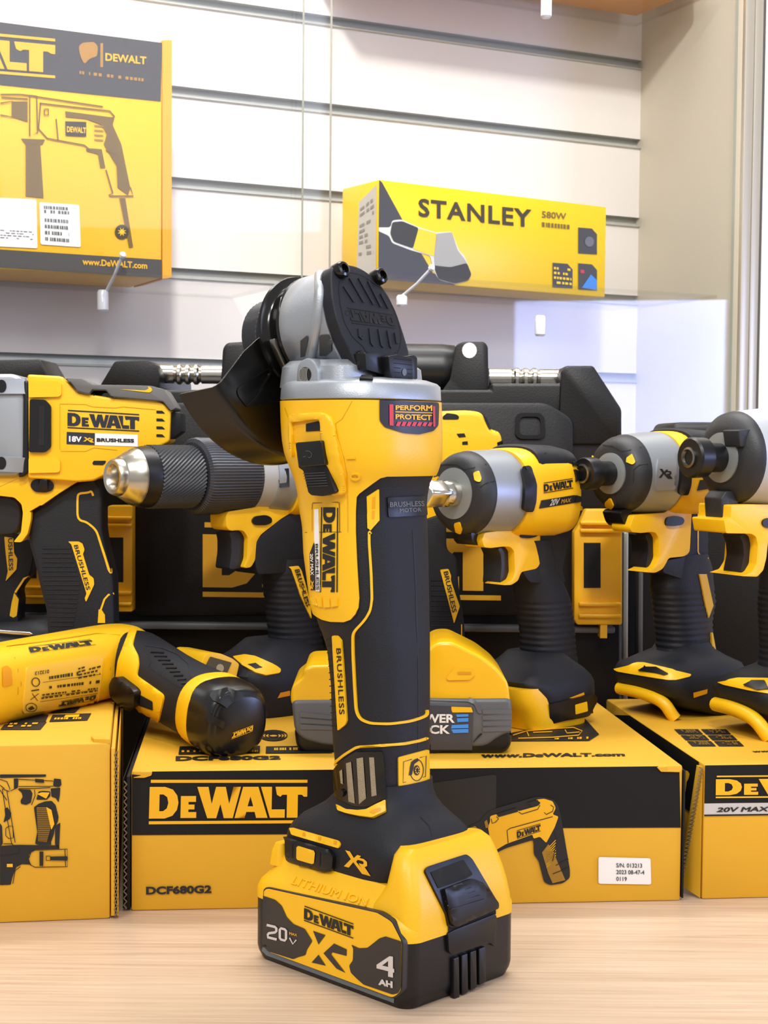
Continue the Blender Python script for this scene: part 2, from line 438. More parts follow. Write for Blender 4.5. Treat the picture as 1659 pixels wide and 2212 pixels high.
# --- cartons on the shelves
def carton(name,label,cat,p0,dx,w,h,d,m,group=None,bev=.0012):
    dy=V((-dx.y,dx.x,0)); t=thing(name,label,cat,p0+dx*w/2+dy*d/2,group)
    o=mk('carton_body',box(B(),p0,dx,dy,Z,0,w,0,d,0,h),m,t,bevel=bev,seg=2)
    FRM[o]=(p0,dx,dy,w,h,d); return t,o
LBo=PR+WN*.13
br=onpl((349,601),LBo,WN); tr_=onpl((349,92),LBo,WN)
lh=tr_.z-br.z
t,body=carton('shelf_carton','large yellow and black drill carton standing on the upper left clear shelf','box',br-WD*.42,WD,.42,lh,.11,SHELFY)
LSZ=br.z
q=lambda *p: S1(*p)
decal('top_band',[[q((-1100,-46),(829,205),(822,520),(-1100,323))]],body,mat('shelf_black',(66,61,56),.4),t,.0006)
decal('bottom_band',[[q((-1100,1207),(826,1330),(828,1424),(-1100,1300))]],body,MT['shelf_black'],t,.0006)
LQ=q((-760,103),(281,200),(281,402),(-760,320))
decal('logo',dewalt(LQ)[:6]+dewalt(LQ)[6:],body,YINK,t,.0012)
decal('side_flap',[[q((831,204),(880,204),(878,1424),(829,1427))]],PRB if False else body,mat('shelf_yellow_shaded',(226,152,30),.5),t,.0012) if False else None
mk('side_flap',prism(B(),[onpl(p,LBo+WN*.001,WN) for p in q((831,206),(880,204),(878,1420),(832,1428))],-WN*.1),mat('shelf_yellow_shaded',(232,164,30),.45),t)  # edge shading is put into the flap's darker yellow
decal('maker_mark',[[q(*rnd([(400,240),(420,220),(480,215),(500,240),(495,290),(460,300),(430,330),(410,290)],12))],[q((512,222),(526,222),(526,345),(512,345))]],body,mat('mark_ochre',(170,122,45),.5),t,.0012)
decal('side_name',[*[ [L for L in S] for S in txt('DEWALT',q((538,272),(748,292),(748,332),(538,312)),.03)]],body,YINK,t,.0012)
decal('small_print',[s for s in scribble(q((405,360),(758,402),(758,420),(405,378)),1,18,.9,3)],body,MT['mark_ochre'],t,.0012)
decal('web_address',txt('www.DeWALT.com',q((420,1322),(752,1345),(752,1378),(420,1356)),.03),body,YINK,t,.0012)
lk=mat('shelf_line',(112,86,24),.5); lk2=mat('shelf_shade',(150,118,40),.5)
drill=[[q((60,520),(140,520),(140,625),(60,600))],[q((130,740),(205,740),(222,1015),(130,1005))],[q((105,710),(230,715),(215,742),(130,742))],
 [q((332,570),(560,600),(585,600),(575,640),(620,740),(665,960),(655,1000),(600,960),(595,850),(530,740),(545,690),(520,640),(440,610),(335,600))],
 [q((610,1015),(640,1015),(680,1265),(660,1270))],[q((470,760),(520,765),(538,860),(512,862),(500,790),(440,775),(440,762))]]
decal('drill_print',drill,body,lk,t,.0011)
decal('drill_print_shade',[[q((332,622),(440,625),(440,700),(334,695))],[q(*[(622+36*math.cos(a*.4488),1188+38*math.sin(a*.4488)) for a in range(14)])]],body,mat('shelf_dark_print',(60,50,28),.5),t,.0014)
ol=[[(0,485),(100,485),(140,490),(525,548)],[(5,500),(140,508)],[(0,530),(60,520),(60,600),(0,590)],[(200,530),(330,545),(560,570),(585,600)],[(205,530),(195,660),(240,710),(430,745),(460,770)],[(150,490),(185,492),(190,680),(150,700),(150,490)],[(540,870),(575,990),(555,1000),(560,1005),(680,1005),(665,960)],[(540,770),(600,790),(605,860)],[(285,610),(295,720)],[(225,560),(245,560),(245,590),(225,590),(225,560)]]
decal('drill_outline',[[*stroke(q(*s),3.2)] for s in ol],body,lk,t,.0017)
decal('print_name',txt('DEWALT',q((340,648),(438,655),(438,684),(340,678)),.03),body,SHELFY,t,.0019)
decal('vents',[[q((480,640+24*i),(525,643+24*i),(528,652+24*i),(482,649+24*i))] for i in range(4)],body,lk2,t,.0012)
decal('sun_mark',[[q(*[(622+(24 if a%2 else 10)*math.cos(a*math.pi/8),1188+(24 if a%2 else 10)*math.sin(a*math.pi/8)) for a in range(16)])]],body,SHELFY,t,.0017)
decal('paper_label',[[q(*rnd([(-60,1010),(185,1022),(190,1272),(-60,1260)],8))]],body,WHT,t,.0012)
decal('spec_label',[[q(*rnd([(200,1036),(404,1050),(412,1266),(206,1252)],10))]],body,WHT,t,.0012)
gi=mat('grey_ink',(90,88,86),.6)
decal('spec_text',scribble(q((222,1050),(350,1058),(352,1100),(224,1092)),2,9,.75,4,.1)+scribble(q((226,1112),(346,1120),(354,1250),(230,1240)),4,9,.55,5,.1),body,gi,t,.0016)
decal('label_text',scribble(q((0,1175),(170,1185),(170,1235),(0,1225)),4,7,.3,6,.3),body,gi,t,.0016)
shelf('shelf','clear acrylic shelf under the large drill carton at the upper left',LSZ-.0005,-1.5,along((640,600),PGo))
# --- bright carton
bd=V((math.cos(math.radians(33)),math.sin(math.radians(33)),0)); bn=V((bd.y,-bd.x,0))
p0=ony((816,604),1.66); pt=onpl((818,388),p0,bn); pr_=onpl((1307,636),p0,bn)
w_=(pr_-p0).dot(bd); h_=pt.z-p0.z
t,body=carton('tool_carton','small bright yellow carton with a grinder picture on the right clear shelf','box',p0,bd,w_,h_,.075,STY)
BSZ=p0.z
q=lambda *p: S2(*p)
sdark=mat('carton_dark',(66,64,64),.4)
decal('dark_corner',[[q((289,632),(300,640),(420,860),(480,960),(560,1005),(284,985))]],body,sdark,t,.0006)
decal('brand_name',txt('STANLEY',q((428,697),(826,737),(826,801),(428,762)),.028,space=1.12),body,mat('name_ink',(62,52,22),.5),t,.0009)
decal('spec_text',txt('580W',q((862,742),(948,750),(948,772),(862,766)),.02)+scribble(q((862,778),(962,788),(962,804),(862,795)),1,9,.95,2,.05),body,mat('spec_ink',(120,98,30),.5),t,.0009)
for i,(a,c) in enumerate([((990,800),(1056,895)),((990,926),(1056,1022)),((900,924),(970,1014))]):
    x0,y0=a;x1,y1=c
    o=decal('picture_panel',[[q((x0,y0),(x1-18,y0+4),(x1,y0+24),(x1,y1),(x0,y1-4))]],body,sdark,t,.0009)
    if i==1: decal('picture',[[q((1003,1012),(1035,965),(1056,985),(1056,1021))]],o,BLU,t,.0006); decal('picture_red',[[q((998,948),(1012,950),(1012,962),(998,960))]],o,RED,t,.0006)
    if i==0: decal('picture',[*[[q(*[(1030+r*.9*math.cos(k*.3927),850+r*math.sin(k*.3927)) for k in range(16)])] for r in (18,)]],o,mat('disc_grey',(110,108,118),.5),t,.0006)
    if i==2: decal('picture',scribble(q((905,935),(965,942),(968,1008),(905,1002)),4,4,.5,8),o,STY,t,.0006)
wl=mat('print_white',(225,222,214),.5); wg=mat('print_grey',(170,168,162),.5)
decal('grinder_print_edge',[[q(*rnd([(282,800),(330,800),(335,775),(370,772),(425,798),(490,818),(545,815),(570,880),(590,900),(615,965),(605,985),(560,1000),(500,985),(480,950),(470,900),(400,880),(335,855),(325,830),(285,812)],10))]],body,wl,t,.0009)
decal('grinder_print_grip',[[q(*rnd([(335,782),(370,778),(428,802),(408,874),(340,850),(328,822)],8))]],body,mat('print_black',(58,56,54),.5),t,.0013)
decal('grinder_print_body',[[q(*rnd([(428,803),(492,822),(482,902),(408,876)],6))]],body,STY,t,.0013)
decal('grinder_print_head',[[q(*rnd([(490,822),(545,817),(565,880),(590,912),(600,930),(540,940),(485,935),(482,900)],6))]],body,wg,t,.0013)
decal('grinder_print_disc',[[q(*rnd([(478,932),(540,940),(598,925),(614,965),(603,986),(556,998),(498,982)],8))]],body,MT['print_black'],t,.0013)
sd=mat('carton_side_white',(205,200,190),.5)
decal('side_panel',[[q((222,712),(284,650),(282,980),(214,960))]],body,sd,t,.0008)
decal('side_print',scribble(q((228,730),(276,690),(274,900),(222,905)),9,2,.5,9,.35),body,mat('side_ink',(150,146,140),.6),t,.0012)
shelf('shelf.001','clear acrylic shelf under the small bright yellow carton on the right',BSZ-.0005,along((760,640),PR+WN*.1),-.03,.2)
# --- carton on the shelf above, mostly out of the picture
uz=ony((1150,-128),1.66).z
s0=along((760,0),PR+WN*.13)
t,body=carton('upper_carton','orange-brown carton on the highest clear shelf, only its underside showing at the top edge','box',PR+WN*.15+WD*s0+Z*(uz),WD,-s0-.03,.13,.12,mat('upper_orange',(216,150,60),.5))
shelf('shelf.002','clear acrylic shelf at the top edge of the photo, above the small bright carton',uz-.0005,s0-.05,-.012,.18)
# --- shelf pegs
CLR=mat('clear_peg',(205,206,212),.12,metal=.0,coat=.5)
def peg(name,label,p,y,rod,h):
    c=ony(p,y); t=thing(name,label,'bracket',c,'clear shelf pegs')
    mk('peg',lathe(B(),c,Z,[(-h/2,.004),(-h/2+.002,.0058),(h/2-.002,.0058),(h/2,.0045)],24),CLR,t)
    if rod:
        a=ony(rod[0],y-.03); e=ony(rod[1],y)
        mk('rod',tube(B(),[a,a.lerp(e,.5)+V((0,0,-.002)),e],.0016,10),CLR,t); 
        mk('rod_tip',lathe(B(),a,(a-e),[(-.003,.003),(0,.0034),(.002,.0015)],16),mat('peg_white',(245,246,250),.2) if 'peg_white' not in MT else MT['peg_white'],t)
peg('shelf_peg','clear shelf peg hanging under the large drill carton',(222,650),1.56,((266,549),(228,632)),.022)
peg('shelf_peg.001','clear shelf peg in front of the grinder picture on the bright carton',(868,650),1.6,((934,577),(868,640)),.012)
peg('shelf_peg.002','clear shelf peg below the right end of the bright carton',(1167,704),1.64,None,.022)
peg('shelf_peg.003','clear shelf peg at the very top edge of the photo',(1180,18),1.6,None,.02)
# ================================================================ TOOL CASES
CASE=mat('case_black',(17,16,17),.42,spec=.35,bump=.12,bs=700); CASE2=mat('case_lid',(19,18,19),.45,spec=.35,bump=.12,bs=700)
def case(name,label,yf,dep,outline,lid,extra):
    pts=[ony(p,yf) for p in outline]; 
    t=thing(name,label,'tool case',V((sum(p.x for p in pts)/len(pts),yf+dep/2,0)))
    return t
yc=1.215; FY=V((0,1,0))
t=thing('tool_case','wide black tool case with long bar handle standing behind the middle tools','tool case',V((-.02,yc+.1,0)))
CT=t
def zb(px,y): return ony((px,1500),y)
def dn(pts,y):   # outline in the photo at depth y; the last two points drop to the counter
    P=[ony(p,y) for p in pts]; P[0].z=0; P[-1].z=0; return P
mk('case_body',prism(B(),dn([(203,1500),(203,890),(216,842),(236,806),(345,806),(345,842),(1060,842),(1060,828),(1212,828),(1226,806),(1292,806),(1343,888),(1345,1500)],yc),FY*.2),CASE,t,bevel=.006,seg=3)
lid=mk('case_lid',prism(B(),[ony(p,yc) for p in rnd([(292,1328),(292,905),(330,870),(1180,870),(1236,905),(1236,1328)],18)],-FY*.008),CASE2,t,bevel=.002)
mk('base_ledge',box(B(),V((0,yc,0)),V((1,0,0)),FY,Z,ony((225,0),yc).x,ony((1345,0),yc).x,-.014,.01,ony((0,1352),yc).z,ony((0,1338),yc).z),mat('ledge_grey',(92,92,94),.35),t,bevel=.0015)
mk('handle_post',prism(B(),[ony(p,yc+.02) for p in rnd([(475,850),(481,752),(490,740),(560,736),(575,760),(575,850)],8)],FY*.05),CASE,t,bevel=.004)
o=mk('handle_post',prism(B(),[ony(p,yc+.02) for p in rnd([(930,900),(945,858),(972,820),(985,745),(1000,738),(1046,738),(1054,748),(1056,850),(1056,900)],6)],FY*.05),CASE,t,bevel=.004)
decal('post_hole',[[*[I_(*[(1014+16*math.cos(k*.3927),757+17*math.sin(k*.3927)) for k in range(16)])]]],o,mat('hole_light',(214,212,214),.6),t,.0006)
mk('bar_handle',lathe(B(),ony((560,795),yc+.045),V((1,0,0)),[(0,.014),(.01,.02),(.02,.021),(.15,.021),(.16,.02),(.17,.012)],32),BLK,t)
mk('shoulder',prism(B(),[ony(p,yc-.004) for p in rnd([(213,838),(248,780),(322,778),(338,790),(346,812),(340,842)],6)],FY*.06),CASE,t,bevel=.005)
mk('shoulder',prism(B(),[ony(p,yc-.004) for p in rnd([(1208,902),(1212,802),(1222,790),(1282,790),(1343,884),(1343,960),(1208,960)],6)],FY*.06),CASE,t,bevel=.005)
def rodh(x0,x1,yp):
    a=ony((x0,yp),yc+.03); L=ony((x1,yp),yc+.03).x-a.x; R=.0075
    f=lambda s: s*L
    mk('chrome_bar',lathe(B(),a,V((1,0,0)),[(0,R),(f(.30),R),(f(.32),R*.82),(f(.36),R*1.12),(f(.40),R*1.12),(f(.44),R*.82),(f(.48),R*1.1),(f(.52),R*1.1),(f(.56),R*.82),(f(.60),R*1.12),(f(.64),R*1.12),(f(.68),R*.82),(f(.7),R),(L,R)],28),CHR,t)
rodh(330,482,808); rodh(1056,1214,816)
decal('embossed_ring',[[*[I_(*L) for L in (rnd([(1113,900),(1122,892),(1166,892),(1176,902),(1178,940),(1168,948),(1122,948),(1112,938)],6),rnd([(1122,906),(1128,900),(1160,900),(1167,906),(1168,934),(1162,940),(1128,940),(1122,934)],6))]]],lid,BLK,t,.0004,thick=.002)
CLP=mat('clip_yellow',(244,182,26),.42)
def clip(x0,x1,y0,y1,par,y,win):
    P=lambda a,b: ony((x0+(x1-x0)*a,y0+(y1-y0)*b),y)
    pl=[P(.25,0),P(1,0),P(1,1),P(.06,1),P(0,.95),P(0,.2),P(.1,.14)]
    c=mk('clip',prism(B(),pl,FY*.016),CLP,par,bevel=.0015)
    W=lambda a,b: (x0+(x1-x0)*a,y0+(y1-y0)*b)
    decal('clip_window',[[[W(*k) for k in win]]],c,DRK,c,.0003)
    for b in (.10,.165,.80,.90):
        mk('clip_rib',box(B(),V((0,0,0)),V((1,0,0)),FY,Z,P(.12,0).x,P(1,0).x,y-.004,y+.002,P(0,b+.035).z,P(0,b).z),CLP,c,bevel=.0012)
    return c
clip(216,286,1092,1322,t,yc-.022,[(.1,.3),(.72,.3),(.72,.72),(.1,.72)])
clip(1240,1344,1100,1350,t,yc-.022,[(.2,.29),(.55,.29),(.55,.68),(.2,.68)])
mk('latch_tab',box(B(),V((0,0,0)),V((1,0,0)),FY,Z,ony((1310,0),yc).x,ony((1325,0),yc).x,yc-.02,yc-.005,ony((0,1360),yc).z,ony((0,1330),yc).z),CLP,t)
LQ=I_((438,1128),(1082,1140),(1082,1297),(438,1289))
decal('logo',dewalt(LQ),lid,mat('case_print',(226,166,30),.5),t,.0006)
# left case
yl=1.25
t=thing('tool_case.001','black tool case behind the left impact wrench, mostly hidden','tool case',V((-.37,yl+.1,0)))
mk('case_body',prism(B(),dn([(-420,1500),(-420,880),(-400,815),(128,815),(128,1500)],yl),FY*.1),CASE,t,bevel=.005)
mk('shoulder',prism(B(),[ony(p,yl-.004) for p in rnd([(-60,815),(-40,778),(88,776),(108,810),(110,830),(-60,830)],5)],FY*.06),CASE,t,bevel=.005)
clip(48,100,1105,1305,t,yl-.022,[(.1,.3),(.6,.3),(.6,.72),(.1,.72)])
mk('base_ledge',box(B(),V((0,yl,0)),V((1,0,0)),FY,Z,ony((-420,0),yl).x,ony((128,0),yl).x,-.014,.01,ony((0,1336),yl).z,ony((0,1322),yl).z),MT['ledge_grey'],t,bevel=.0015)
# right case
yr=1.375
t=thing('tool_case.002','plain black tool case behind the two impact drivers on the right','tool case',V((.42,yr+.06,0)))
mk('case_body',prism(B(),dn([(1450,1500),(1450,925),(1462,912),(2000,912),(2000,1500)],yr),FY*.1),CASE,t,bevel=.006)
t=thing('aluminium_strip','narrow upright aluminium strip standing beside the wide tool case','metal strip',V((.215,1.3,0)))
mk('strip_profile',prism(B(),dn([(1347,1500),(1347,1150),(1358,1150),(1358,1500)],1.3),FY*.02),mat('strip_metal',(150,146,138),.35,metal=.6),t,bevel=.001)
mk('strip_profile',prism(B(),dn([(1380,1500),(1380,1150),(1390,1150),(1390,1500)],1.32),FY*.02),mat('strip_dark',(90,88,86),.4,metal=.4),t,bevel=.001)
mk('strip_back',prism(B(),dn([(1340,1500),(1340,1150),(1450,1150),(1450,1500)],1.345),FY*.008),BLK,t)
# ================================================================ BOXES ON THE COUNTER
def tbox(name,label,pl,pr,h,w,d,band=None):
    a=onz(pl); bb=onz(pr); dx=(bb-a).normalized(); dx.z=0
    return carton(name,label,'box',a,dx,w if w else (bb-a).length,h,d,CARD,bev=.0015)
def flap(par,p,dy,d,h,z0,col,side,k_=.62,edge=True):
    """double corrugated side flap standing a little off the box end"""
    dx=V((dy.y,-dy.x,0))*side
    bm=B(); box(bm,p,dx,dy,Z,.0008*k_,.0045*k_,-.001,d,z0,h-.002); o=mk('end_flap',bm,col,par,bevel=.0004)
    if not edge: return o
    bm=B()
    n=int((h-z0)/.0042)
    pts=[p+dx*k_*(.0055+(.0014 if k%2 else -.0014))+dy*(-.0012)+Z*(z0+.0021*k) for k in range(2*n)]
    mk('flap_edge',tube(bm,pts,.0005,5),BRN,o)
    bm=B(); box(bm,p,dx,dy,Z,.0066*k_,.0078*k_,-.0012,d,z0,h-.003); mk('flap_liner',bm,[col][0],o,bevel=.0004)
    return o
# middle box
BX,bodyB=tbox('tool_box','long yellow and black tool box lying directly behind the standing angle grinder',(283,1968),(1470,1946),.0855,None,.235)
t=BX; q=D2
decal('front_band',[[D2((676,835),(720,840),(780,800),(1660,788))+E2((820,633),(1140,628),(1150,665),(1240,668),(1246,934),(200,938))+D2((1700,1140),(676,1146))]],bodyB,CBLK,t,.0005)
decal('logo',dewalt([*D2((768,862),(1574,862),(1570,1084),(762,1090))]),bodyB,YINK,t,.0009)
decal('model_name',txt('DCF680G2',D2((748,1408),(1083,1400),(1083,1442),(748,1450)),.045),bodyB,INK,t,.0009)
decal('tape_patch',[[E2((62,735),(80,722),(360,684),(376,690),(372,935),(62,935))]],bodyB,mat('tape_dark',(24,24,25),.35),t,.0008)
# screwdriver picture printed on the front
def P_(*s): return [E2(*s)]
decal('picture_base',[P_(*rnd([(222,958),(240,930),(300,900),(320,870),(345,850),(560,788),(600,788),(645,800),(668,830),(680,880),(690,940),(722,1130),(722,1170),(690,1195),(630,1205),(600,1190),(575,1090),(552,1060),(550,990),(420,1030),(340,1070),(315,1070),(250,1000)],12))],bodyB,INK,t,.0011)
decal('picture_fill',[P_(*rnd([(345,878),(400,862),(470,845),(480,855),(570,830),(585,815),(560,800),(600,796),(640,808),(655,840),(640,870),(668,880),(650,930),(610,1005),(580,975),(550,985),(545,965),(420,1010),(370,1040),(345,985),(335,930),(345,905)],8))],bodyB,YINK,t,.0014)
decal('picture_fill',[P_((228,960),(245,935),(275,925),(300,950),(310,1050),(290,1045)),P_((318,905),(330,895),(340,930),(325,935)),P_((330,1000),(342,995),(346,1030),(334,1050)),P_((590,1050),(620,1010),(640,1040),(700,1180),(640,1195),(620,1150))],bodyB,OLIV,t,.0014)
decal('picture_lines',[stroke(E2(*s),1.6) for s in ([(350,890),(355,912),(372,905),(385,890),(375,880)],[(430,1005),(425,945),(440,935),(640,880)],[(480,858),(495,868),(570,845),(580,825)],[(650,955),(660,990),(640,1090)],[(600,860),(610,870),(640,855),(645,835),(630,825)],[(655,1110),(715,1080)],[(640,1150),(718,1120)])],bodyB,INK,t,.0017)
decal('picture_vents',[stroke(E2((612,1060-0+i*-12+60),(655,1035+i*-12+40)),1.6) for i in range(8)],bodyB,YINK,t,.0014)
decal('picture_name',[[L for L in S] for S in dewalt(E2((470,945),(582,912),(584,948),(472,985)))],bodyB,INK,t,.0018)
decal('picture_screen',[E2((375,868),(455,842),(470,855),(385,885)) and [E2((375,868),(470,838),(478,856),(385,882))],[E2((520,815),(570,800),(575,825),(545,835))]],bodyB,INK,t,.0018)
lb=decal('serial_label',[[E2(*rnd([(857,1072),(1103,1078),(1106,1202),(857,1198)],10))]],bodyB,WHT,t,.0009)
decal('serial_text',txt('S/N. 013213',E2((942,1102),(1064,1104),(1064,1124),(942,1122)),.015)+txt('2023 08-47-4',E2((942,1134),(1075,1136),(1075,1156),(942,1154)),.015)+txt('0119',E2((942,1166),(992,1167),(992,1187),(942,1186)),.015),lb,mat('label_ink',(60,60,70),.5),t,.0004)
# top print
decal('top_model',txt('DCF680G2',D2((900,746),(1440,744),(1436,763),(898,770)),.05),bodyB,INK,t,.0006)
decal('top_web',txt('www.DeWALT.com',E2((305,588),(980,586),(985,600),(300,608)),.05),bodyB,INK,t,.0006)
decal('top_panel',[[D2((920,697),(1332,694),(1330,731),(913,738))],[D2((1362,697),(1700,692),(1700,730),(1360,732))],[E2((450,490),(560,470),(790,418),(862,498),(815,528),(440,530))]],bodyB,INK,t,.0006)
decal('top_panel_text',scribble(D2((930,718),(1320,716),(1320,728),(930,730)),1,26,.8,2,.35)+scribble(D2((1385,705),(1535,703),(1535,717),(1385,719)),1,14,.9,7,.2),bodyB,YINK,t,.001)
decal('top_picture',[stroke(E2(*s),2.2) for s in ([(455,505),(520,485),(640,475),(740,468),(782,485),(765,505),(640,515),(480,520)],[(520,485),(530,510)],[(700,478),(710,495),(770,490)],[(550,492),(640,488)])]+scribble(E2((630,518),(830,508),(830,522),(630,526)),1,14,.8,4,.3),bodyB,YINK,t,.001)
decal('top_disc',[stroke(D2(*[(1400+s*70*math.cos(k*.3307),640+s*26*math.sin(k*.3307)) for k in range(19)]),2.,True) for s in (.35,.6,.8,1.)],bodyB,INK,t,.0006)
a=onz((283,1968)); bb=onz((1470,1946)); dx=(bb-a).normalized(); dy=V((-dx.y,dx.x,0))
flap(t,a,dy,.23,.0845,.002,CBLK,-1); flap(t,bb,dy,.23,.0845,.002,CBLK,1,.35,False)
# torn corner tabs
def tab(par,pts,m,off): return decal('corner_tab',[[pts]],off,m,par,.0012,thick=.0008)
bm=B(); tab(t,D2(*rnd([(683,850),(722,842),(722,818),(770,812),(780,822),(776,838),(740,850)],5)),CARD,bodyB)
tab(t,E2(*rnd([(1132,648),(1180,645),(1180,662),(1240,664),(1238,670),(1150,668)],4)),CARD,bodyB)
# left box
AX,bodyA=tbox('tool_box.001','plain-fronted yellow box with a black line drawing of a hammer drill, at the left edge',(-900,2030),(238,1985),.1056,None,.235)
t=AX; q=Ha
a=onz((238,1985)); a0=onz((-900,2030)); dx=(a-a0).normalized(); dy=V((-dx.y,dx.x,0))
flap(t,a,dy,.23,.1045,.002,CARD,1)
decal('side_panel',[[Ha((1012,560),(1090,380),(1090,700),(1012,870))]],REG and [o for o in t.children if o.name.startswith('end_flap')],CBLK,t,.0006)
tab(t,Ha(*rnd([(775,460),(800,462),(850,458),(880,455),(880,490),(940,490),(930,502),(800,488)],5)),CARD,bodyA)
blk=[[(0,760),(395,760),(392,780),(0,790)],[(118,795),(158,795),(155,870),(120,885)],[(460,795),(520,800),(525,850),(505,868),(455,862)],[(150,885),(260,890),(278,920),(265,1000),(225,1020),(180,1010),(175,985),(195,950),(185,915)],
 [(432,880),(515,872),(512,930),(500,1000),(475,960),(440,950)],[(290,1040),(330,1010),(385,990),(440,985),(475,1020),(500,1120),(495,1160),(470,1210),(460,1270),(435,1340),(440,1360),(330,1360),(300,1350),(318,1250),(300,1120)],[(470,1200),(515,1170),(505,1390),(470,1360)],
 [(0,1370),(150,1360),(500,1365),(510,1395),(300,1400),(250,1440),(245,1500),(270,1530),(190,1525),(140,1550),(105,1640),(92,1700),(0,1705)],[(40,1050),(65,1040),(98,1090),(85,1140),(30,1170),(45,1110)],[(0,1175),(18,1200),(25,1350),(0,1380)],[(330,905),(370,900),(430,905),(430,945),(400,975),(310,975)]]
decal('drawing_black',[[q(*rnd(s,8))] for s in blk],bodyA,INK,t,.0006)
decal('drawing_grip',[[q((315,1040),(395,1040),(440,1190),(400,1335),(325,1330))]],bodyA,OLIV,t,.0009)
decal('drawing_grip_lines',[stroke(q((318,1052+i*16),(395+min(i,9)*4.5,1052+i*16)),1.3) for i in range(18)],bodyA,INK,t,.0012)
decal('drawing_tag',[[q(*rnd([(396,1035),(440,1060),(465,1180),(440,1230),(425,1180)],6))],[q((60,1520),(110,1520),(110,1548),(60,1548))],[q(*rnd([(318,925),(355,910),(425,912),(395,965)],6))]],bodyA,YINK,t,.0012)
lines=[[(160,800),(455,815),(455,860),(160,862)],[(160,880),(300,880),(430,870)],[(295,890),(300,940),(270,1020)],[(0,800),(60,820),(85,880),(80,905),(20,880)],[(20,885),(40,1010),(100,1350),(170,1400),(150,1440),(0,1455)],[(60,900),(130,1340)],[(50,1220),(75,1200),(110,1200),(115,1300),(75,1305),(50,1280),(50,1220)],[(250,1470),(265,1420),(300,1405),(575,1395),(575,1545),(300,1550),(260,1530),(245,1480)],[(555,1400),(560,1540)],[(395,1455),(430,1455),(430,1492),(395,1492),(395,1455)],[(0,850),(40,880)],[(0,890),(60,980)],[(30,1350),(110,1350)],[(110,1690),(130,1580),(175,1545)],[(90,900),(150,870)]]
decal('drawing_lines',[stroke(q(*s),1.7) for s in lines],bodyA,INK,t,.0009)
decal('drawing_bits',[[q((430,1458),(575,1455),(580,1470),(575,1492),(430,1490))],[q((338,1415),(372,1415),(370,1538),(338,1538))],[q((300,795),(375,800),(378,830),(302,825))]],bodyA,INK,t,.0012)
decal('top_panel',[[Ha((60,345+0),(150,232),(415,258),(390,315))],[Ha((450,258),(780,245),(745,305),(420,318))],[Ha((0,385),(40,340),(400,318),(345,385))],[Ha((470,205),(690,190),(640,240),(430,245))]],bodyA,INK,t,.0005)
decal('top_panel_marks',scribble(Ha((90,330),(350,326),(320,368),(60,372)),2,5,.6,3,.4)+scribble(Ha((470,285),(720,280),(715,300),(460,305)),1,10,.8,5,.2)+[[Ha((560,265),(680,260),(670,282),(545,286))]],bodyA,YINK,t,.0009)
# right box
CX,bodyC=tbox('tool_box.002','yellow box with silver stripe at the right edge, under the two impact drivers',(1516,1943),(1664,1939.5),.0853,.34,.245)
t=CX; q=Hc
a=onz((1516,1943)); dx=(onz((1664,1939.5))-a).normalized(); dy=V((-dx.y,dx.x,0))
decal('front_band',[[q((1083,636),(3900,570),(3900,989),(1080,1010))]],bodyC,CBLK,t,.0005)
decal('front_stripe',[[q((1078,1012),(3900,969),(3900,1073),(1078,1110))]],bodyC,SIL,t,.0005)
decal('front_line',[[q((1076,1106),(3900,1071),(3900,1082),(1076,1118))]],bodyC,CBLK,t,.0008)
decal('stripe_text',txt('20V MAX LITHIUM ION',q((1215,1044),(2330,1024),(2330,1066),(1213,1085)),.035,.2),bodyC,INK,t,.0009)
decal('logo',dewalt(q((1210,772),(2420,762),(2420,955),(1208,964))),bodyC,YINK,t,.0009)
decal('top_panel',[[q((855+i*55+j*230,382+i*51),(1060+i*55+j*240,382+i*51),(1105+i*55+j*240,425+i*51),(900+i*55+j*230,425+i*51))] for i in range(3) for j in range(2)],bodyC,INK,t,.0005)
decal('top_panel_marks',[s for i in range(3) for j in range(2) for s in scribble(q((905+i*55+j*235,390+i*51),(1035+i*55+j*235,390+i*51),(1065+i*55+j*235,418+i*51),(940+i*55+j*235,418+i*51)),3,6,.6,i*3+j,.3)],bodyC,OLIV,t,.0009)
decal('top_web',txt('www.DeWALT.com',q((1515,565),(2300,545),(2300,560),(1530,580)),.05),bodyC,INK,t,.0005)
o=[decal('side_band',[[q((480,190),(1075,640),(1000,1085),(900,1020),(700,800),(200,200))]],bodyC,CBLK,t,.0004)]
decal('side_logo',[[q((920,715),(985,735),(1000,760),(990,800),(975,830),(965,910),(940,895),(945,820),(915,800))]],bodyC,YINK,t,.0009)
fp=a+dy*.002
bm=B(); base=[onz(p) for p in Hc((1100,1830),(940,1775))]
fa=a+dx*.001; fb=a+dx*(-.018)+dy*.05
# end flap that leans out from the left end of the box
up=[fa+Z*.0848,fa+Z*.001,a-dx*.021+dy*.012+Z*.004,a-dx*.004+dy*.0+Z*.084]
mk('end_flap',prism(B(),[a-dx*.001+Z*.084,a-dx*.001+Z*.001,a-dx*.0105+dy*.012+Z*.006,a-dx*.003+dy*.003+Z*.084],dy*.003),CARD,t)
pts=[]
A1=a-dx*.0022+Z*.084-dy*.001; A2=a-dx*.0102+dy*.011+Z*.006
N=60
for k in range(N): pts.append(A1.lerp(A2,k/N)+dx*(.0012 if k%2 else -.0012))
mk('flap_edge',tube(B(),pts,.0005,5),BRN,t)
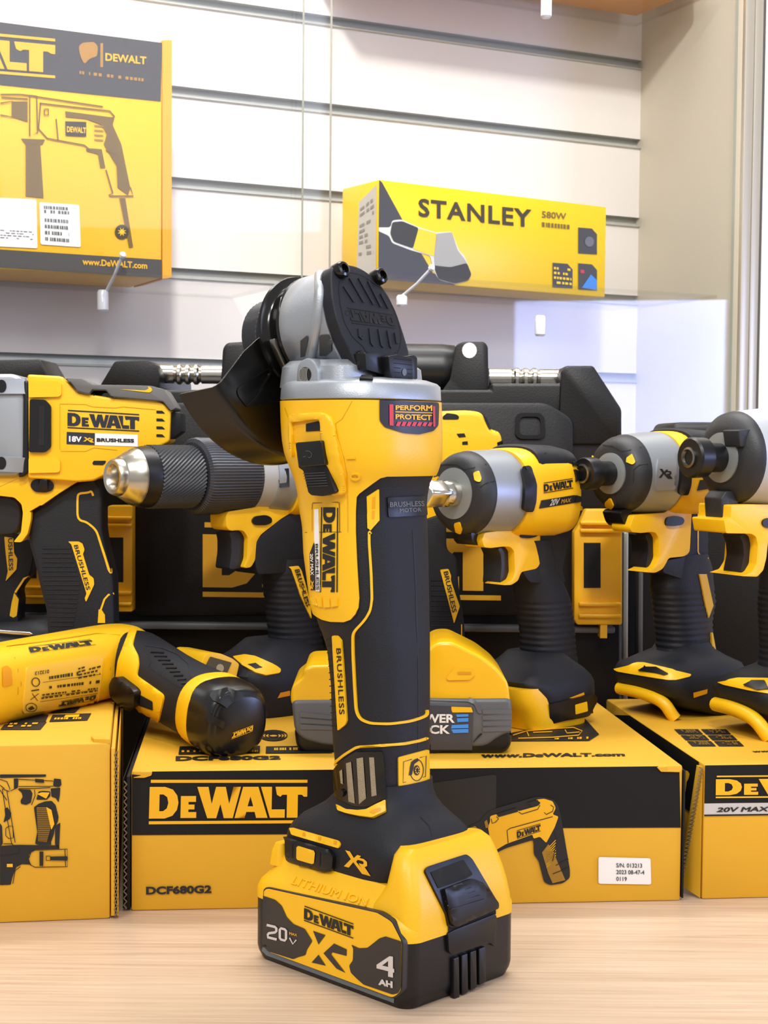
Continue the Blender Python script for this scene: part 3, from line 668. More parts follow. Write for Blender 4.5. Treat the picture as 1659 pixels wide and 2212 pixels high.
# ================================================================ ANGLE GRINDER
an=math.radians(135.37); gv=V((math.cos(an),math.sin(an),0)); gu=V((math.sin(an),-math.cos(an),0))
BL_,BW_=.1173,.085
GO=onz((879,2191.5))+gv*(BL_/2)+gu*(BW_/2)
def w(a,b,z): return GO+gu*a+gv*b+Z*z
GR=thing('angle_grinder','yellow and black cordless angle grinder standing upright on its battery in the foreground','angle grinder',GO.copy())
def rr(z,a,b,n=8,cb=0.,N=48,ca=0.): return sring(w(ca,cb,z),gu,gv,a,b,n,N)
# ---- battery
def bx(z,da,r): return rring(w(0,.0008,z),gu,gv,.0430-da,.0600-da,r)
BAT=mk('battery_pack',loft(B(),[bx(.0,.0045,.006),bx(.0008,.0025,.008),bx(.005,.0006,.009),bx(.008,0,.0095),bx(.0352,0,.0095)]),BLK,GR)
UPB=mk('battery_cover',loft(B(),[bx(.0346,-.0003,.0095),bx(.040,-.0002,.0095),bx(.0440,.0012,.010),bx(.0470,.0032,.011),bx(.0500,.0055,.011),bx(.0535,.0076,.011),bx(.0565,.0088,.011),bx(.0580,.0098,.010)]),YEL,BAT)
# latch tower
def tr(z,a,b0,b1,r=.008): return rring(w(0,(b0+b1)/2,z),gu,gv,a,(b1-b0)/2,r)
TOW=mk('latch_tower',loft(B(),[tr(.0346,.0412,-.0600,-.02),tr(.045,.0404,-.0594,-.024),tr(.053,.0392,-.0580,-.031),tr(.060,.0382,-.0560,-.0352),tr(.068,.0366,-.0530,-.0362),tr(.0745,.0335,-.0500,-.0366,.006),tr(.078,.0290,-.0475,-.037,.005)]),YEL,BAT)
# rails to the left of the foot
mk('slide_rail',loft(B(),[rr(.052,.036,.006,6,.050),rr(.060,.0352,.0052,6,.0495),rr(.064,.034,.0035,6,.049)]),YEL,BAT)
# ---- foot
def ft(z,a,b0,b1,n=6): return sring(w(0,(b0+b1)/2,z),gu,gv,a,(b1-b0)/2,n,64)
FOOT=mk('grip_foot',loft(B(),[ft(.0550,.0325,-.0330,.0475,8),ft(.058,.0336,-.0350,.0490,8),ft(.066,.0338,-.0395,.0490,8),ft(.0715,.0336,-.0440,.0490,7),ft(.0765,.0322,-.0425,.0475,5.5),ft(.081,.0300,-.0395,.0435,4.5),ft(.0850,.0276,-.0350,.0370,3.8),ft(.0890,.0255,-.0305,.0310,3.2),ft(.0935,.0240,-.0265,.0265,2.9),ft(.0985,.0232,-.0242,.0242,2.8),ft(.104,.0232,-.0235,.0235,2.8)]),RUB,GR)
# ---- body
tab_=[(.088,0,.0238),(.098,.001,.0251),(.1106,.0022,.0255),(.1232,.003,.0263),(.1333,.0034,.0266),(.1535,.004,.0268),(.1736,.0058,.0279),(.181,.0078,.0292),(.1873,.0098,.0304),(.1961,.0117,.0316),(.2236,.015,.0332),(.2386,.016,.0333),(.2485,.0177,.0339),(.257,.0180,.0347),(.2634,.0181,.0361),(.2709,.0177,.0392),(.278,.0188,.0414),(.2858,.0197,.0422),(.296,.0205,.0424),(.3075,.0211,.0424)]
KN=1/1.1; NE=2.8
zs=[r[0] for r in tab_]; cbs=[r[1] for r in tab_]; hws=[r[2] for r in tab_]
def cbz(z): return float(np.interp(z,zs,cbs))
def hwz(z): return float(np.interp(z,zs,hws))*KN
def bsurf(th,z,off=0.):
    r=hwz(z)+off; ct,st=math.cos(th),math.sin(th); k=(abs(ct)**NE+abs(st)**NE)**(-1/NE)
    return w(r*k*ct,cbz(z)+r*k*st,z)
def bring(z,off=0.,N=72): return [bsurf(2*math.pi*(i+.5)/N,z,off) for i in range(N)]
ZS=list(np.arange(.088,.3076,.0035))
BODY=mk('body',loft(B(),[bring(float(z)) for z in ZS]),RUB,GR,sharp=60)
bt=bvh(BODY)
def th_z(p):
    h=bt.ray_cast(CAM,ray(p).normalized())
    if h[0] is None: return None
    d=h[0]-GO; a=d.dot(gu); b=d.dot(gv)-cbz(d.z)
    ph=math.atan2(b,a)+.75*math.pi
    return ((ph+math.pi)%(2*math.pi)-math.pi,d.z)
def bpatch(name,loop,m,par,thick=.0012,k=.001):
    """raised skin on the body; loop in (angle*.1, z) with angle 0 towards the front corner"""
    v,f=fill2([rs(loop,.004)],.0032); bm=B()
    top=[bm.verts.new(bsurf(p.x*10-.75*math.pi,p.y,thick)) for p in v]
    fs=[]
    for t in f:
        try: fs.append(bm.faces.new([top[i] for i in t]))
        except ValueError: pass
    bmesh.ops.recalc_face_normals(bm,faces=bm.faces[:])
    lo={}
    be=[e for e in bm.edges if len(e.link_faces)==1]
    idx={top[i]:i for i in range(len(v))}
    for e in be:
        for q in e.verts:
            if q not in lo:
                p=v[idx[q]]; lo[q]=bm.verts.new(bsurf(p.x*10-.75*math.pi,p.y,-.0006))
        a,b=e.verts; bm.faces.new((a,b,lo[b],lo[a]))
    for f_ in bm.faces:
        f_.normal_update(); c=sum((q.co for q in f_.verts),V())/len(f_.verts); cc=w(0,cbz(c.z-GO.z),c.z)
        if len(f_.verts)==3 and f_.normal.dot(c-cc)<0: f_.normal_flip()
    bmesh.ops.delete(bm,geom=[q for q in bm.verts if not q.link_faces],context='VERTS')
    return mk(name,bm,m,par,sharp=50)
bd_=[th_z(p) for p in G2((975,82),(740,86),(700,96),(640,140),(570,195),(556,215),(551,300),(551,430),(558,600),(573,850),(568,910),(550,950),(520,985),(480,1000),(400,998),(350,985),(320,968))]
bd_=[p for p in bd_ if p]
zr=bd_[0][1]
loop=[(.31,.3068),(.31,zr),(.2,zr)]+[(p[0]/10,p[1]) for p in bd_]+[(-.150,.192),(-.168,.197),(-.20,.210),(-.235,zr),(-.313,zr),(-.313,.3068)]
YSH=bpatch('yellow_housing',loop,YEL,GR,.0014)
T1=bvh([YSH]); T2=bvh([YSH,BODY])
# seams and trims on the grip
LN=1.
decal('accent_line',[stroke(G2(*rnd([(632,418),(632,500),(645,700),(650,860),(640,930),(605,990),(545,1055),(534,1085),(536,1200),(546,1400),(556,1560),(580,1610),(640,1636),(760,1640),(880,1625),(950,1605),(1000,1582)],30)),5.2)],T2,YEL,GR,.0005,thick=.0004,grid=6)
decal('accent_line',[stroke(G2(*rnd([(416,1905),(420,1885),(480,1835),(560,1785),(720,1775),(850,1765),(950,1745),(1002,1728)],20)),5.6)],T2,YEL,GR,.0005,thick=.0004,grid=6)
decal('accent_panel',[[rs(G2((616,212),(690,165),(692,362),(640,425),(622,410)),6)]],T2,YEL,GR,.0005,thick=.0007,grid=6)
decal('accent_slot',[[G2((650,215),(668,208),(666,285),(648,290))],[G2((648,300),(664,296),(662,350),(648,356))]],T2,mat('slot_amber',(222,150,8),.4),GR,.0013)
pl_=decal('name_panel',[[rs(G2(*rnd([(407,1084),(440,1085),(466,1115),(480,1300),(500,1620),(490,1645),(444,1682)],8)),6)]],T2,YEL,GR,.0005,thick=.0006,grid=6)
decal('name_text',txt('BRUSHLESS',G2((456,1165),(480,1580),(447,1582),(427,1165)),.012,0,1.1,4),pl_,INK,GR,.0003)
decal('grip_seam',[stroke(G2(*s),1.) for s in ([(232,437),(330,435),(450,434),(640,434),(900,418),(1003,410)],[(907,418),(925,800),(940,1300),(940,1800)],[(695,160),(800,155),(990,148)],[(450,434),(448,250),(438,246),(280,252),(276,290)],[(400,1715),(500,1655),(505,1640)])],T2,INK,GR,.0004)
decal('side_ribs',[stroke(G2((368+i*2.0,1110+i*42),(398+i*2.4,1104+i*42)),2.2) for i in range(14)],T2,DRK,GR,.0004)
decal('grip_texture_edge',[stroke(G2((552,1095),(566,1094)),4.)],T2,DRK,GR,.0004)
mp_=decal('motor_plate',[[rs(G2(*rnd([(743,215),(980,205),(992,330),(750,342)],10)),8)]],T2,BLK,GR,.0004,thick=.0005,grid=8)
decal('motor_text',txt('BRUSHLESS',G2((762,246),(976,238),(980,272),(762,278)),.025,0,1,6)+txt('MOTOR',G2((822,286),(958,280),(962,306),(822,312)),.025,0,1,6),mp_,GRY,mp_,.0002)
ic=decal('icon_plate',[[rs(G2(*rnd([(812,1850),(1000,1800),(1003,2000),(985,2015),(832,2056),(814,2045)],14)),8)]],T2,YEL,GR,.0005,thick=.0006,grid=8)
decal('icon',[stroke(G2((900,1862),(848,1878),(845,2010),(985,1972),(990,1842),(950,1852)),1.4),stroke(G2(*[(930+42*math.cos(k*.3),1930+68*math.sin(k*.3)-0*k) for k in range(21)]),1.5,True),
   [G2(*[(930+20*math.cos(k*.4),1932+32*math.sin(k*.4)) for k in range(16)])],
   [G2((880,1965),(895,1880),(935,1855),(945,1870),(915,1892),(900,1960))]],ic,INK,ic,.0003)
decal('icon_hub',[[G2(*[(930+11*math.cos(k*.785)+3.2*math.cos(j*.9),1932+19*math.sin(k*.785)+5*math.sin(j*.9)) for j in range(7)])] for k in range(8)],ic,YEL,ic,.0006)
# vent
vf=decal('vent_frame',[[rs(G2(*rnd([(432,1925),(470,1875),(565,1812),(715,1808),(725,1830),(742,2100),(640,2155),(560,2150),(470,2110),(440,2080)],14)),8)]],T2,GLO,GR,.0006,thick=.0022,grid=8)
MESH=mat('dust_mesh',(176,164,140),.4,metal=.7,bump=.9,bs=2500)
decal('vent_mesh',[[G2(*s)] for s in ([(490,1888),(522,1878),(546,2140),(506,2128)],[(556,1858),(597,1850),(615,2108),(572,2145)],[(634,1850),(664,1850),(681,2088),(650,2096)],[(449,1938),(466,1925),(472,2020),(457,2012)])],vf,MESH,vf,.0004,grid=7)
decal('vent_screw',[[G2(*[(462+20*math.cos(k*.4),2075+26*math.sin(k*.4)) for k in range(16)])]],vf,BLK,vf,.0006,thick=.0008,grid=7)
TF=bvh([FOOT,BODY])
yb=decal('heel_band',[[rs(G3(*rnd([(566,478),(622,508),(690,514),(735,510),(838,450),(842,520),(770,556),(690,545),(620,530),(575,515)],8)),8)]],TF,YEL,GR,.0006,thick=.0018,grid=10)
decal('heel_slots',[[G3((745,520),(760,508),(805,492),(812,500),(808,512),(765,530))]],yb,MT['slot_amber'],yb,.0002)
# yellow housing details
lp=Hp
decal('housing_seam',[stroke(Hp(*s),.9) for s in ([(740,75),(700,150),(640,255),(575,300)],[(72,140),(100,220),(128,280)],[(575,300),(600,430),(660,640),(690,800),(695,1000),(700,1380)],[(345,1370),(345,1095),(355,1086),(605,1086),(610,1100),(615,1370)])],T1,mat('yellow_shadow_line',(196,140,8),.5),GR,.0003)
fr_=decal('switch_frame',[[rs(Hp(*rnd([(128,240),(160,205),(450,185),(530,220),(575,300),(600,480),(640,700),(680,840),(690,1000),(560,1010),(560,990),(480,700),(440,275),(420,262),(175,285),(160,300),(165,480),(170,640),(150,600)],40)),5)]],T1,YEL,GR,.0004,thick=.0022,grid=5,rim=.0006)
decal('switch_recess',[[rs(Hp((160,300),(175,283),(430,262),(444,290),(455,480),(170,490)),6)]],T1,mat('recess_yellow',(232,172,14),.5),GR,.0004,grid=6)
decal('switch_slot',[[Hp((292,302),(432,272),(444,370),(292,378))]],T1,DRK,GR,.0009)
def onb(p,t):
    h=t.ray_cast(CAM,ray(p).normalized()); return h[0],h[1]
sc_,sn_=onb(Hp((330,600))[0],T1); sn_=(-gu*.96+Z*.0+(CAM-sc_).normalized()*.25); sn_.z=-.06; sn_.normalize()
sl=mk('slide_switch',prism(B(),[onpl(p,sc_+sn_*.0030,sn_) for p in Hp(*rnd([(185,600),(440,560),(490,720),(566,975),(545,998),(440,1024),(330,1014),(300,985),(250,770),(205,740)],12))],-sn_*.009),BLK,GR,bevel=.0008)
sh=mk('switch_pad',prism(B(),[onpl(p,sc_+sn_*.0068,sn_) for p in Hp(*rnd([(170,505),(185,488),(415,468),(432,476),(462,690),(456,716),(230,735),(205,722)],10))],-sn_*.008),GLO,sl,bevel=.0014,seg=3)
decal('switch_ribs',[stroke(Hp((262+i*5.5,795+i*26),(475+i*6,790+i*26-4)),1.4) for i in range(8)],sl,mat('rib_grey',(70,70,72),.35),sl,.0003,thick=.0005)
decal('switch_mark',[stroke(Hp(*s),.8) for s in ([(255,630),(280,625)],[(285,572),(320,575),(342,600),(335,630),(310,640),(305,630)],[(280,575),(300,570)])],sh,GRY,sl,.0002)
decal('position_mark',[[Hp(*rnd([(688,630),(770,622),(776,648),(690,650)],5))]],T1,YEL,GR,.0002,thick=.0007)
decal('position_mark',[[Hp(*[(775+52*math.cos(k*.3927),825+38*math.sin(k*.3927)) for k in range(16)]),Hp(*[(770+32*math.cos(k*.3927),822+20*math.sin(k*.3927)) for k in range(16)])]],T1,YEL,GR,.0002,thick=.0008)
pb=decal('warning_label',[[rs(Hp(*rnd([(1008,72),(1010,62),(1590,90),(1598,120),(1590,320),(1540,375),(1400,408),(1250,395),(1060,335),(1010,270)],18)),7)]],T1,mat('label_navy',(38,36,48),.4),GR,.0006,grid=7)
decal('warning_text',txt('PERFORM',Hp((1168,118),(1532,116),(1532,175),(1168,165)),.035,0,1,5)+txt('PROTECT',Hp((1168,205),(1527,212),(1527,268),(1168,255)),.035,0,1,5)+[[rs(Hp((1166,178),(1534,190),(1534,198),(1166,188)),8)]],pb,YINK,GR,.0004)
decal('warning_bars',[[rs(Hp(*s),8)] for s in ([(1108,108),(1146,110),(1148,322),(1110,318)],[(1538,124),(1560,128),(1562,330),(1542,330)])]+[[Hp((1190+i*52,280+i*1.2),(1225+i*52,282+i*1.2),(1205+i*52,328),(1170+i*52,322))] for i in range(7)],pb,RED,GR,.0004)
# DEWALT decal on the left side (reads top to bottom)
lq=G2((440,278),(437,812),(325,812),(333,278))
decal('logo',dewalt(lq,5),T1,INK,GR,.0004)
decal('side_label',[[rs(G2((290,290),(318,288),(330,808),(300,806),(296,520),(290,480)),6)]],T1,WHT,GR,.0004,grid=8)
decal('side_label_black',[[rs(G2((288,500),(296,520),(302,800),(268,800),(262,570)),6)]],T1,INK,GR,.0004,grid=8)
decal('side_label_text',txt('BRUSHLESS',G2((318,508),(326,798),(308,798),(302,508)),.02,0,1,4),T1,INK,GR,.0009)
decal('side_label_white',txt('20V MAX',G2((288,570),(293,705),(273,705),(270,570)),.02,0,1,4),T1,WHT,GR,.0009)
decal('side_label_mark',xr(G2((292,738),(294,792),(272,792),(272,738)),4),T1,YINK,GR,.0009)
decal('thumb_ribs',[[rs(Hq,5)] for Hq in [G2((268,845),(300,838),(315,895),(290,890)),G2((310,840),(340,842),(345,905),(322,900)),G2((352,845),(390,850),(395,905),(355,908)),G2((402,850),(440,850),(440,898),(402,905))]],T1,YEL,GR,.0003,thick=.0008)
# ---- gear case
GC=mk('gear_case',loft(B(),[bring(.3072,.0004),bring(.3078,.0012),bring(.3150,.0008),bring(.3168,-.001),bring(.3185,-.006),bring(.3195,-.013)]),ALU,GR,sharp=50)
SHO=mk('gear_shoulder',loft(B(),[sring(w(0,.028,.314),gu,gv,.0345,.027,7,48),sring(w(0,.028,.325),gu,gv,.0335,.026,7,48),sring(w(0,.029,.3285),gu,gv,.030,.023,6,48)]),ALU,GR)
# threaded side-handle boss
o0=onpl(G1((767,700))[0],w(-.0365,0,0),gu)
bo=[onpl(p,w(-.0365,0,0),gu) for p in G1(*rnd([(712,690),(722,640),(760,612),(800,622),(832,670),(834,800),(815,825),(735,822),(708,800)],26))]
BO=mk('handle_boss',prism(B(),bo,gu*.02),ALU,GR,bevel=.001)
decal('thread_hole',[[G1(*[(763+34*math.cos(k*.3142),708+42*math.sin(k*.3142)) for k in range(20)])]],BO,DRK,BO,.0002)
for i in range(6):
    decal('thread',[stroke(G1(*[(742+i*8+10*math.cos(k*.45)*(-1),708+38*math.sin(k*.45)) for k in range(-3,4)]),1.6)],BO,CHR,BO,.0004)
# ---- black cover plate on the front of the gear head
co=w(0,.0005,.319); cn=(-gv*.058+Z*.0165).normalized(); 
fo=[onpl(p,co,cn) for p in Hk(*rnd([(150,330),(150,200),(195,130),(330,118),(480,145),(610,215),(790,380),(900,540),(1000,760),(1080,1000),(1160,1270),(1120,1420),(640,1500),(480,1445),(400,1250),(300,1050),(220,820),(165,560)],60))]
CV=mk('head_cover',prism(B(),fo,-cn*.0085),RUB,GR,bevel=.0012,seg=3)
decal('cover_panel_line',[stroke(Hk(*rnd([(590,1250),(570,1190),(420,1050),(320,870),(265,640),(245,450),(260,330),(330,310),(350,250),(400,225),(560,270),(700,370),(790,430),(880,570),(960,720),(1020,900),(1048,1050),(1035,1160),(1005,1260)],40)),1.5)],CV,DRK,CV,.0003)
rb=[[(310,405),(440,605)],[(385,300),(565,610)],[(500,300),(690,640)],[(620,340),(785,670)],[(785,500),(880,690)],[(500,950),(510,1050),(540,1080),(555,1050)],[(640,945),(660,1130),(690,1170)],[(755,955),(790,1160),(815,1185)],[(870,970),(905,1170),(920,1195)],[(965,1000),(990,1140)]]
decal('cover_ribs',[stroke(Hk(*s),4.5) for s in rb],CV,RUB,CV,.0001,thick=.0009,rim=.0003)
decal('cover_logo',dewalt(Hk((985,945),(415,878),(350,672),(935,762)),None),CV,DRK,CV,.0004)
decal('cover_mark',[stroke(Hk(*[(362+30*math.cos(k*.4),745+34*math.sin(k*.4)) for k in range(16)]),1.,True)],CV,DRK,CV,.0004)
def screw(par,p,r,h,lift):
    c=onpl(p,co,cn)+cn*lift
    s=mk('screw',lathe(B(),c,cn,[(-.003,r),(h*.6,r),(h*.9,r*.85),(h,r*.55),(h*.35,r*.5)],24),GLO,par)
    return s
sx=screw(CV,Hk((262,208))[0],.0046,.0042,0); screw(CV,Hk((752,290))[0],.0046,.0042,0); screw(CV,Hk((530,1325))[0],.0040,.003,-.001)
# spindle lock block and button
lo_=w(0,-.0045,0)
L1=[onpl(p,lo_,gv) for p in Hk(*rnd([(585,1262),(840,1252),(870,1280),(885,1560),(840,1540),(600,1470)],14))]
mk('lock_block',prism(B(),L1,gv*.012),BLK,GR,bevel=.001)
L2=[onpl(p,w(0,-.0095,0),gv) for p in Hk(*rnd([(885,1300),(1000,1278),(1195,1325),(1200,1625),(945,1610),(900,1500)],14))]
SB=mk('spindle_button',prism(B(),L2,gv*.012),BLK,GR,bevel=.0008)
L3=[onpl(p,w(0,-.004,0),gv) for p in Hk(*rnd([(1120,1300),(1215,1288),(1252,1320),(1255,1590),(1180,1600)],12))]
mk('lock_block',prism(B(),L3,gv*.012),BLK,GR,bevel=.001)
decal('button_ribs',[stroke(Hk(*s),1.5) for s in ([(950,1328),(1180,1352)],[(950,1388),(1180,1412)],[(955,1445),(1035,1455)],[(1125,1465),(1185,1470)],[(960,1505),(1035,1512)],[(1130,1522),(1185,1528)],[(965,1565),(1040,1575)],[(1135,1582),(1185,1590)])],SB,DRK,SB,.0002)
decal('button_pin',[[Hk(*[(1083+28*math.cos(k*.4),1505+48*math.sin(k*.4)) for k in range(16)])]],SB,GRY,SB,.0003)
TS=bvh([GC,SHO])
decal('flange_screw',[[Hk(*rnd([(510,1610),(540,1570),(660,1572),(688,1600),(680,1616)],10))]],TS,DRK,GR,.0004,thick=.001)
# ---- spindle, collar, guard, nut
sax=(gv*math.cos(math.radians(6))-Z*math.sin(math.radians(6))).normalized(); sm=(Z*math.cos(math.radians(6))+gv*math.sin(math.radians(6)))
K0=w(0,.056,.3475)
def sl_(t): return K0+sax*t
# cast head: a round neck that flows into the outline of the cover plate
cc_=sum(fo,V((0,0,0)))/len(fo); eu=gu; em=cn.cross(eu).normalized(); em=em if em.z>0 else -em
poly=[((p-cc_).dot(eu),(p-cc_).dot(em)) for p in fo]
def prad(phi):
    cx,cy=math.cos(phi),math.sin(phi); best=.02
    for i in range(len(poly)):
        (x1,y1),(x2,y2)=poly[i-1],poly[i]; den=cx*(y2-y1)-cy*(x2-x1)
        if abs(den)<1e-12: continue
        t=(x1*(y2-y1)-y1*(x2-x1))/den; q=(x1*cy-y1*cx)/den
        if t>0 and -1e-6<=q<=1+1e-6: best=t
    return best
NH=72; rings=[]
for sft,bl in ((0,0),(.0015,0),(.012,0),(.018,.04),(.024,.16),(.030,.36),(.035,.58),(.040,.80),(.0435,.97),(.046,1.0)):
    rg=[]
    for i in range(NH):
        ph=2*math.pi*i/NH
        r0=.0288 if sft==0 else .0302
        a=sl_(-sft)+gu*(r0*math.cos(ph))+sm*(r0*math.sin(ph))
        rr_=prad(ph)*1.015; c=cc_-cn*(.0085-.0004 if bl==1 else .0085+max(0,(.046-sft)*.35))+eu*(rr_*math.cos(ph))+em*(rr_*math.sin(ph))
        rg.append(a.lerp(c,bl))
    rings.append(rg)
HEAD=mk('gear_head',loft(B(),rings),ALU,GR,sharp=50)
hb_=bvh(HEAD)
def onhead(p):
    h=hb_.ray_cast(CAM,ray(p).normalized()); return h[0]
rp=[onhead(p) for p in rs(G1((846,128),(850,200),(842,320),(828,440),(808,560),(795,610)),8)[:26]]
rp=[p for p in rp if p is not None]
for _ in range(10): rp=[rp[0]]+[(rp[i-1]+rp[i]*2+rp[i+1])/4 for i in range(1,len(rp)-1)]+[rp[-1]]
mk('gear_rib',tube(B(),rp,.0032,12),ALU,HEAD)
decal('case_window',[[rs(G1(*q_),8)] for q_ in ([(738,515),(775,485),(782,500),(772,600),(738,608)],[(846,500),(852,482),(900,480),(916,520),(915,575),(885,600),(846,600)])],bvh([HEAD]),mat('window_grey',(60,62,64),.6),GR,.0006,grid=8)
CO=mk('guard_collar',lathe(B(),K0,sax,[(-.001,.0298),(.001,.0302),(.002,.0285),(.0035,.0275),(.0095,.0275),(.0105,.0285),(.0118,.0318),(.0135,.0322),(.0145,.031),(.0145,.02)],64),GLO,GR)
decal('collar_slot',[[G1(*s)] for s in ([(625,270),(650,262),(672,265),(660,300),(640,310),(632,380),(628,420),(614,418),(615,340)],[(650,520),(672,520),(690,570),(660,575)])],CO,ALU,CO,.0003)
# guard: plate + skirt
def gp(r,phi,t): return sl_(t)+(-gu*math.cos(phi)-sm*math.sin(phi))*r
bm=B(); f0,f1=math.radians(27),math.radians(182); NG=64; RO=.0712
T=.0010; rings=[]
prof=[(.0290,.0132),(.0340,.0136),(.0440,.0150),(.0560,.0150),(.0660,.0152),(.0695,.0165),(RO,.0195),(RO+.0003,.045),(RO+.0010,.0462),(RO-.0007,.0460),(RO-.0010,.0195),(.0688,.0178),(.0656,.0164),(.056,.0162),(.044,.0162),(.0340,.0148),(.0290,.0144)]
for i in range(NG+1):
    k=i/NG; rg=[]
    for r,t in prof:
        q=min(1,max(0,(r-.029)/(RO-.029)))
        a0=f0+math.radians(-22)*(1-q)**1.6; a1=f1+math.radians(20)*(1-q)**1.6
        rg.append(gp(r,a0+(a1-a0)*k,t))
    rings.append(rg)
loft(bm,rings)
GU=mk('wheel_guard',bm,mat('guard_steel',(7,6,5),.24,spec=.5),GR,sharp=50)
decal('guard_emboss',[[*[G1(*L) for L in (rnd([(370,790),(440,740),(560,665),(570,700),(480,850),(430,900),(375,830)],20),rnd([(378,795),(442,748),(552,677),(560,702),(474,842),(430,888),(384,828)],20))]]],GU,GLO,GU,.0002,thick=.0006)
# lever of the guard
lv=[onpl(p,sl_(.006),sax) for p in G1((557,516),(560,508),(602,512),(615,530),(680,700),(676,740),(656,748),(560,540))]
mk('guard_lever',prism(B(),lv,-sax*.004),STL,GR,bevel=.0008)
# inner flange and knurled nut
mk('inner_flange',lathe(B(),K0,sax,[(.012,.016),(.022,.0195),(.0265,.0208),(.0275,.020)],56),GRY,GR)
NU=B(); NN=96; rings=[]
for t,r0 in [(.0265,.0205),(.0272,.0222)]+[(.0278+.0008*k,.0228) for k in range(15)]+[(.0398,.0222),(.0402,.019)]:
    u_,v_=gu,sm; 
    k=round((t-.0278)/.0008)
    rings.append([sl_(t)+u_*((r0+(-.0008 if ((i+k)%2==0 and r0>.0225) else 0))*math.cos(2*math.pi*i/NN))+v_*((r0+(-.0008 if ((i+k)%2==0 and r0>.0225) else 0))*math.sin(2*math.pi*i/NN)) for i in range(NN)])
mk('clamp_nut',loft(NU,rings),mat('nut_black',(50,50,54),.3,spec=.6),GR,sharp=15)
mk('spindle',lathe(B(),K0,sax,[(.0,.007),(.044,.007),(.045,.006)],24),STL,GR)
# ---- battery front artwork
TB=bvh([BAT,UPB])
lab=rnd([(128,985),(130,965),(150,952),(800,1100),(880,1150),(905,1200),(940,1270),(935,1560),(905,1590),(880,1600),(150,1325),(126,1280)],22)
bmq=[onpl(p,w(-.0436,0,0),gu) for p in G3(*lab)]
LBL=mk('battery_label',prism(B(),bmq,gu*.004),mat('label_charcoal',(44,42,42),.42),BAT,bevel=.0005)
TL=LBL
L1=fr(530,1880,2.267)
lp_=G3(*lab); lc=(sum(p[0] for p in lp_)/len(lp_),sum(p[1] for p in lp_)/len(lp_))
decal('label_yellow',[[[(lc[0]+(p[0]-lc[0])*.982,lc[1]+(p[1]-lc[1])*.972) for p in lp_]]],TL,YEL2,BAT,.0003,grid=12)
decal('label_black',[[L1(*rnd(s_,7))] for s_ in ([(86,122),(150,143),(182,172),(207,228),(240,262),(295,285),(332,345),(305,388),(298,414),(262,424),(238,434),(120,397),(92,372),(87,350)],[(768,347),(690,322),(660,332),(602,378),(560,380),(522,362),(532,382),(530,440),(512,465),(520,500),(545,525),(582,558),(725,607),(752,600),(766,575)])],TL,MT['label_charcoal'],BAT,.0006,grid=10)
decal('label_mark_gaps',[[L1(*s_)] for s_ in ([(335,295),(396,316),(362,362)],[(362,412),(398,466),(328,450)],[(386,405),(438,357),(500,386),(499,418),(430,400),(424,410),(494,501),(450,480)])],TL,MT['label_charcoal'],BAT,.0006)
decal('label_stripe',[[G3((130,1298),(140,1302),(890,1596),(888,1622),(870,1615),(150,1345),(125,1320))]],bvh([BAT,LBL]),mat('stripe_silver',(120,135,148),.5,metal=.4,bump=.8,bs=2500),BAT,.0004)
decal('logo',dewalt(G3((372,1058),(656,1162),(656,1250),(370,1146))),TL,INK,BAT,.0007)
vt=mat('label_white',(205,200,198),.4)
decal('voltage',[stroke(G3((158,1170),(205,1181),(214,1190),(214,1206),(206,1213),(170,1218),(165,1224),(165,1241),(216,1254)),5.4),stroke(G3((234,1196),(240,1189),(262,1195),(270,1204),(270,1250),(263,1260),(241,1254),(234,1245)),5.2,True),stroke(G3((290,1244),(309,1280),(329,1256)),3)],TL,vt,BAT,.0010)
decal('voltage_note',txt('MAX',G3((289,1210),(334,1222),(334,1236),(289,1226)),.02),TL,YINK,BAT,.0010)
decal('capacity',[[G3((868,1350),(888,1353),(888,1422),(895,1424),(895,1446),(888,1444),(888,1474),(860,1468),(860,1437),(793,1420),(793,1400)),G3((860,1378),(826,1404),(860,1412))]]+txt('AH',G3((803,1480),(886,1496),(886,1535),(803,1515)),.06),TL,vt,BAT,.0010)
TW=bvh([UPB,TOW])
decal('embossed_text',txt('LITHIUM ION',G3((318,893),(745,1022),(728,1066),(292,936)),.01,.0,1,6),TW,YEL,BAT,.0001,thick=.0007)
# latch
TT=bvh([TOW,BAT])
decal('latch_frame',[[rs(G3(*rnd([(1054,862),(1070,838),(1292,766),(1325,790),(1468,1030),(1470,1075),(1215,1185),(1192,1182),(1178,1110)],14)),10)]],TT,BLK,BAT,.0004,thick=.0012,grid=14)
LT=[]
LA=decal('latch_button',[[rs(G3(*rnd([(1150,968),(1310,905),(1375,930),(1462,1040),(1462,1070),(1215,1180),(1195,1165),(1172,1060)],10)),10)]],TT,BLK,BAT,.0006,thick=.0040,grid=14,rim=.0008)
decal('latch_ribs',[stroke(G3((1165+i*12,985+i*24),(1305+i*25,932+i*23)),2.) for i in range(5)],LA,BLK,LA,.0001,thick=.0007)
decal('latch_recess',[[rs(G3(*rnd([(1095,868),(1285,795),(1340,880),(1300,905),(1140,962)],8)),10)]],bvh([c for c in BAT.children if c.name.startswith('latch_frame')]),DRK,BAT,.0003)
decal('latch_gap',[[rs(G3((1195,1185),(1470,1075),(1472,1108),(1240,1198),(1195,1225)),10)]],bvh([TOW,BAT,UPB]),DRK,BAT,.0005)
fp_=w(0,-.0600,0)
mk('base_lip',prism(B(),[onpl(p,fp_-gv*.0012,gv) for p in G3(*rnd([(1198,1222),(1240,1200),(1472,1108),(1482,1130),(1472,1300),(1440,1275),(1225,1345),(1205,1330)],10))],gv*.004),BLK,BAT,bevel=.0008)
